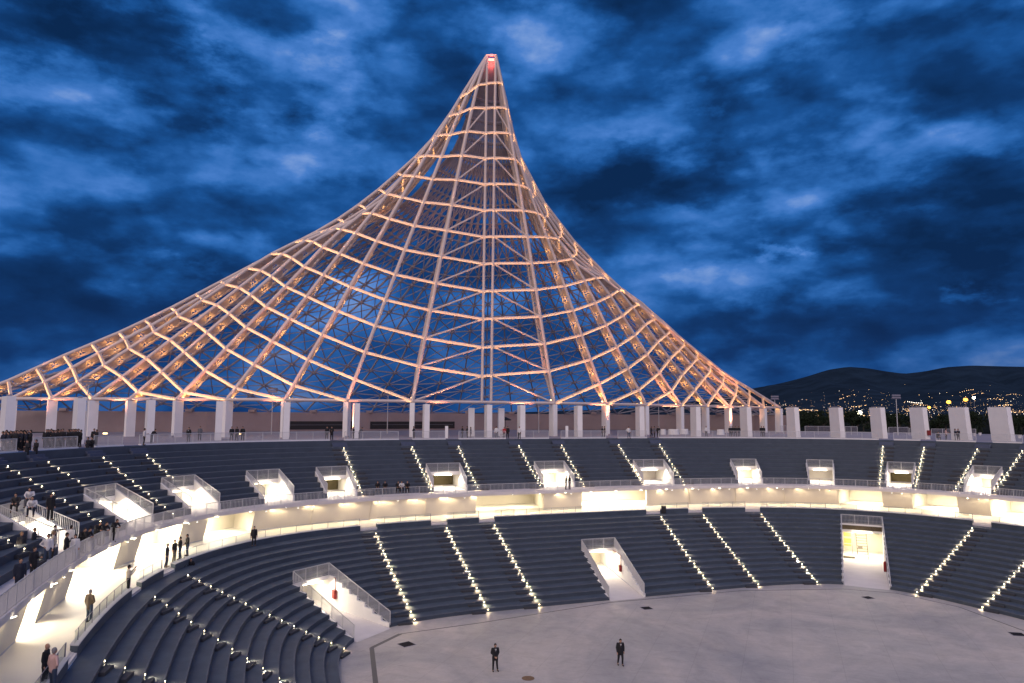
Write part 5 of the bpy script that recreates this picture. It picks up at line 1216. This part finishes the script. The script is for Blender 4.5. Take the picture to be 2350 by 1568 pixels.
# concourse
x, y = 0, 0
CR = [(1192, -1.0, 200, 'stand', 'person in white shirt at a stair head right of the double rib', dict(top='white', bot='navy', coat=False)),
 (1443, -1.0, 170, 'hip', 'person in white shirt and jeans on the top step', dict(top='white', bot='jeans', coat=False)),
 (330, -.6, 60, 'talk', 'person in white top and black trousers at the stair head, left', dict(top='white', bot='black', coat=False)),
 (347, 1.2, 90, 'lean', 'person in black bending beside the one in the white top', {}), (432, 2.4, 180, 'stand', 'man in dark jacket with white shirt below the third sail column', dict(tie=True)),
 (458, 7, 170, 'stand', 'slim man in grey shirt standing far back on the concourse', dict(top='grey', coat=False)), (531, 3.4, 160, 'stand', 'person in black, leftmost of three between two columns', {}),
 (543, 3.4, 200, 'clasp', 'person in black, middle of three between two columns', {}), (556, 3.4, 170, 'stand', 'person in black, rightmost of three between two columns', {}),
 (750, 1.0, 170, 'stand', 'person in black, left of two before the dark hall windows', {}), (761, 1.0, 190, 'talk', 'person in black, right of two before the dark hall windows', {}),
 (811, 1.6, 250, 'stand', 'man in dark shirt standing beside the pillar left of the mast', dict(coat=False)), (824, 2.4, 90, 'lean', 'person in grey blurred beside the pillar left of the mast', dict(top='grey', bot='grey')),
 (949, 1.0, 90, 'hip', 'man in black at the stair head beside a sail column', {}), (1061, 1.4, 90, 'talk', 'man in black suit, left of the trio left of the double rib', {}),
 (1072, 1.4, 270, 'talk', 'man in black, middle of the trio left of the double rib', {}), (1080, 1.4, 270, 'stand', 'woman in grey dress, right of the trio left of the double rib', dict(top='grey', bot='grey', long=True, h=.93)),
 (1139, 1.0, 190, 'stand', 'person in white shirt, leftmost of the small family group', dict(top='white', bot='grey', coat=False)), (1150, 1.0, 170, 'stand', 'small child in white beside the person in red', dict(top='white', bot='white', coat=False, h=.72)),
 (1157, 1.0, 180, 'stand', 'person in red beside the child in white', dict(top='red', bot='black', coat=False, h=.95)), (1165, 1.4, 200, 'stand', 'person in black, rightmost of the small family group', {}),
 (1382.5, 1.4, 90, 'talk', 'man in black, left of two before a sail column', {}), (1387.5, 1.7, 270, 'stand', 'man in black, right of two before a sail column', {}),
 (1495, .4, 120, 'walk', 'man in black striding at the stair head near the mast', {}), (1502, 1.6, 270, 'stand', 'man in grey suit between two men in black near the mast', dict(top='grey', bot='charcoal')), (1511, 2.2, 180, 'stand', 'man in black standing at the foot of the mast', {}),
 (1621, 6.5, 180, 'clasp', 'person in white shirt and black trousers behind the tables', dict(top='white', bot='black', coat=False)), (1676, 5.5, 180, 'stand', 'leftmost of four men in dark suits at the right of the sail', {}),
 (1680.5, 6, 200, 'stand', 'second of four men in dark suits at the right of the sail', {}), (1688, 6, 190, 'stand', 'third of four men in dark suits at the right of the sail', {}), (1696, 6, 200, 'stand', 'rightmost of four men in dark suits at the right of the sail', {}),
 (1748, 8, 190, 'stand', 'man in black near the right end of the sail, left of a pair', {}), (1753, 8, 180, 'stand', 'man in black near the right end of the sail, right of a pair', {}),
 (2152, 1.6, 180, 'sit', 'person in black seated left of the glowing screen at the right', {}), (2172, 2.0, 110, 'talk', 'person in pale pink top beside the pillars at the right', dict(top='pink')),
 (2193, 1.6, 120, 'photo', 'person in dark blue coat, left of two close together at the right', dict(top='navy', bot='navy')), (2200, 1.8, 250, 'talk', 'person in dark blue coat, right of two close together at the right', dict(top='navy'))]
for px, off, fc, ps, lb, kw in CR: PR(px, off, fc, ps, lb, **kw)
rnd = random.Random(21)
crowd = [(8, 1.0), (17, .6), (24, 1.2), (33, .8), (41, 1.5), (49, 1.0), (57, .7), (30, 2.2), (45, 2.6), (14, 2.4), (104, .9), (111, 1.3), (119, .8), (127, 1.0), (134, 1.4), (142, 1.0), (123, 2.0), (155, .9), (161, 1.2), (168, .8), (174, 1.1), (184, 1.3), (4, 1.6), (12, 1.9), (21, 1.7), (28, 1.2), (37, 1.9), (53, 1.9), (60, 1.5), (68, 1.1), (108, 1.8), (115, 2.2), (131, 2.0), (138, 1.9), (158, 1.8), (165, 2.0), (171, 2.1), (178, 1.7), (220, 1.0), (214, 1.6)]
for i, (px, off) in enumerate(crowd):
    PR(px, off, rnd.uniform(120, 240), rnd.choice(['stand', 'talk', 'clasp', 'stand']), 'person in black in the dense dark crowd behind the railing at the left', top=rnd.choice(['black', 'black', 'navy']), bot='black', group='dark crowd behind the railing at the left', h=rnd.uniform(.94, 1.03))
for px, off, lb in ((62, -.9, 'person in black on the stair head at the far left, left of a pair'), (82, -.9, 'person in black on the stair head at the far left, right of a pair'), (201, -.5, 'person in black at the stair head beside the leftmost mast, left of two'), (211, -.6, 'person in black at the stair head beside the leftmost mast, right of two')):
    q = ring_pt(px, 1.0+off/11.); person(q[0], q[1], zu(NU)+.003, 200, 'talk', lb)
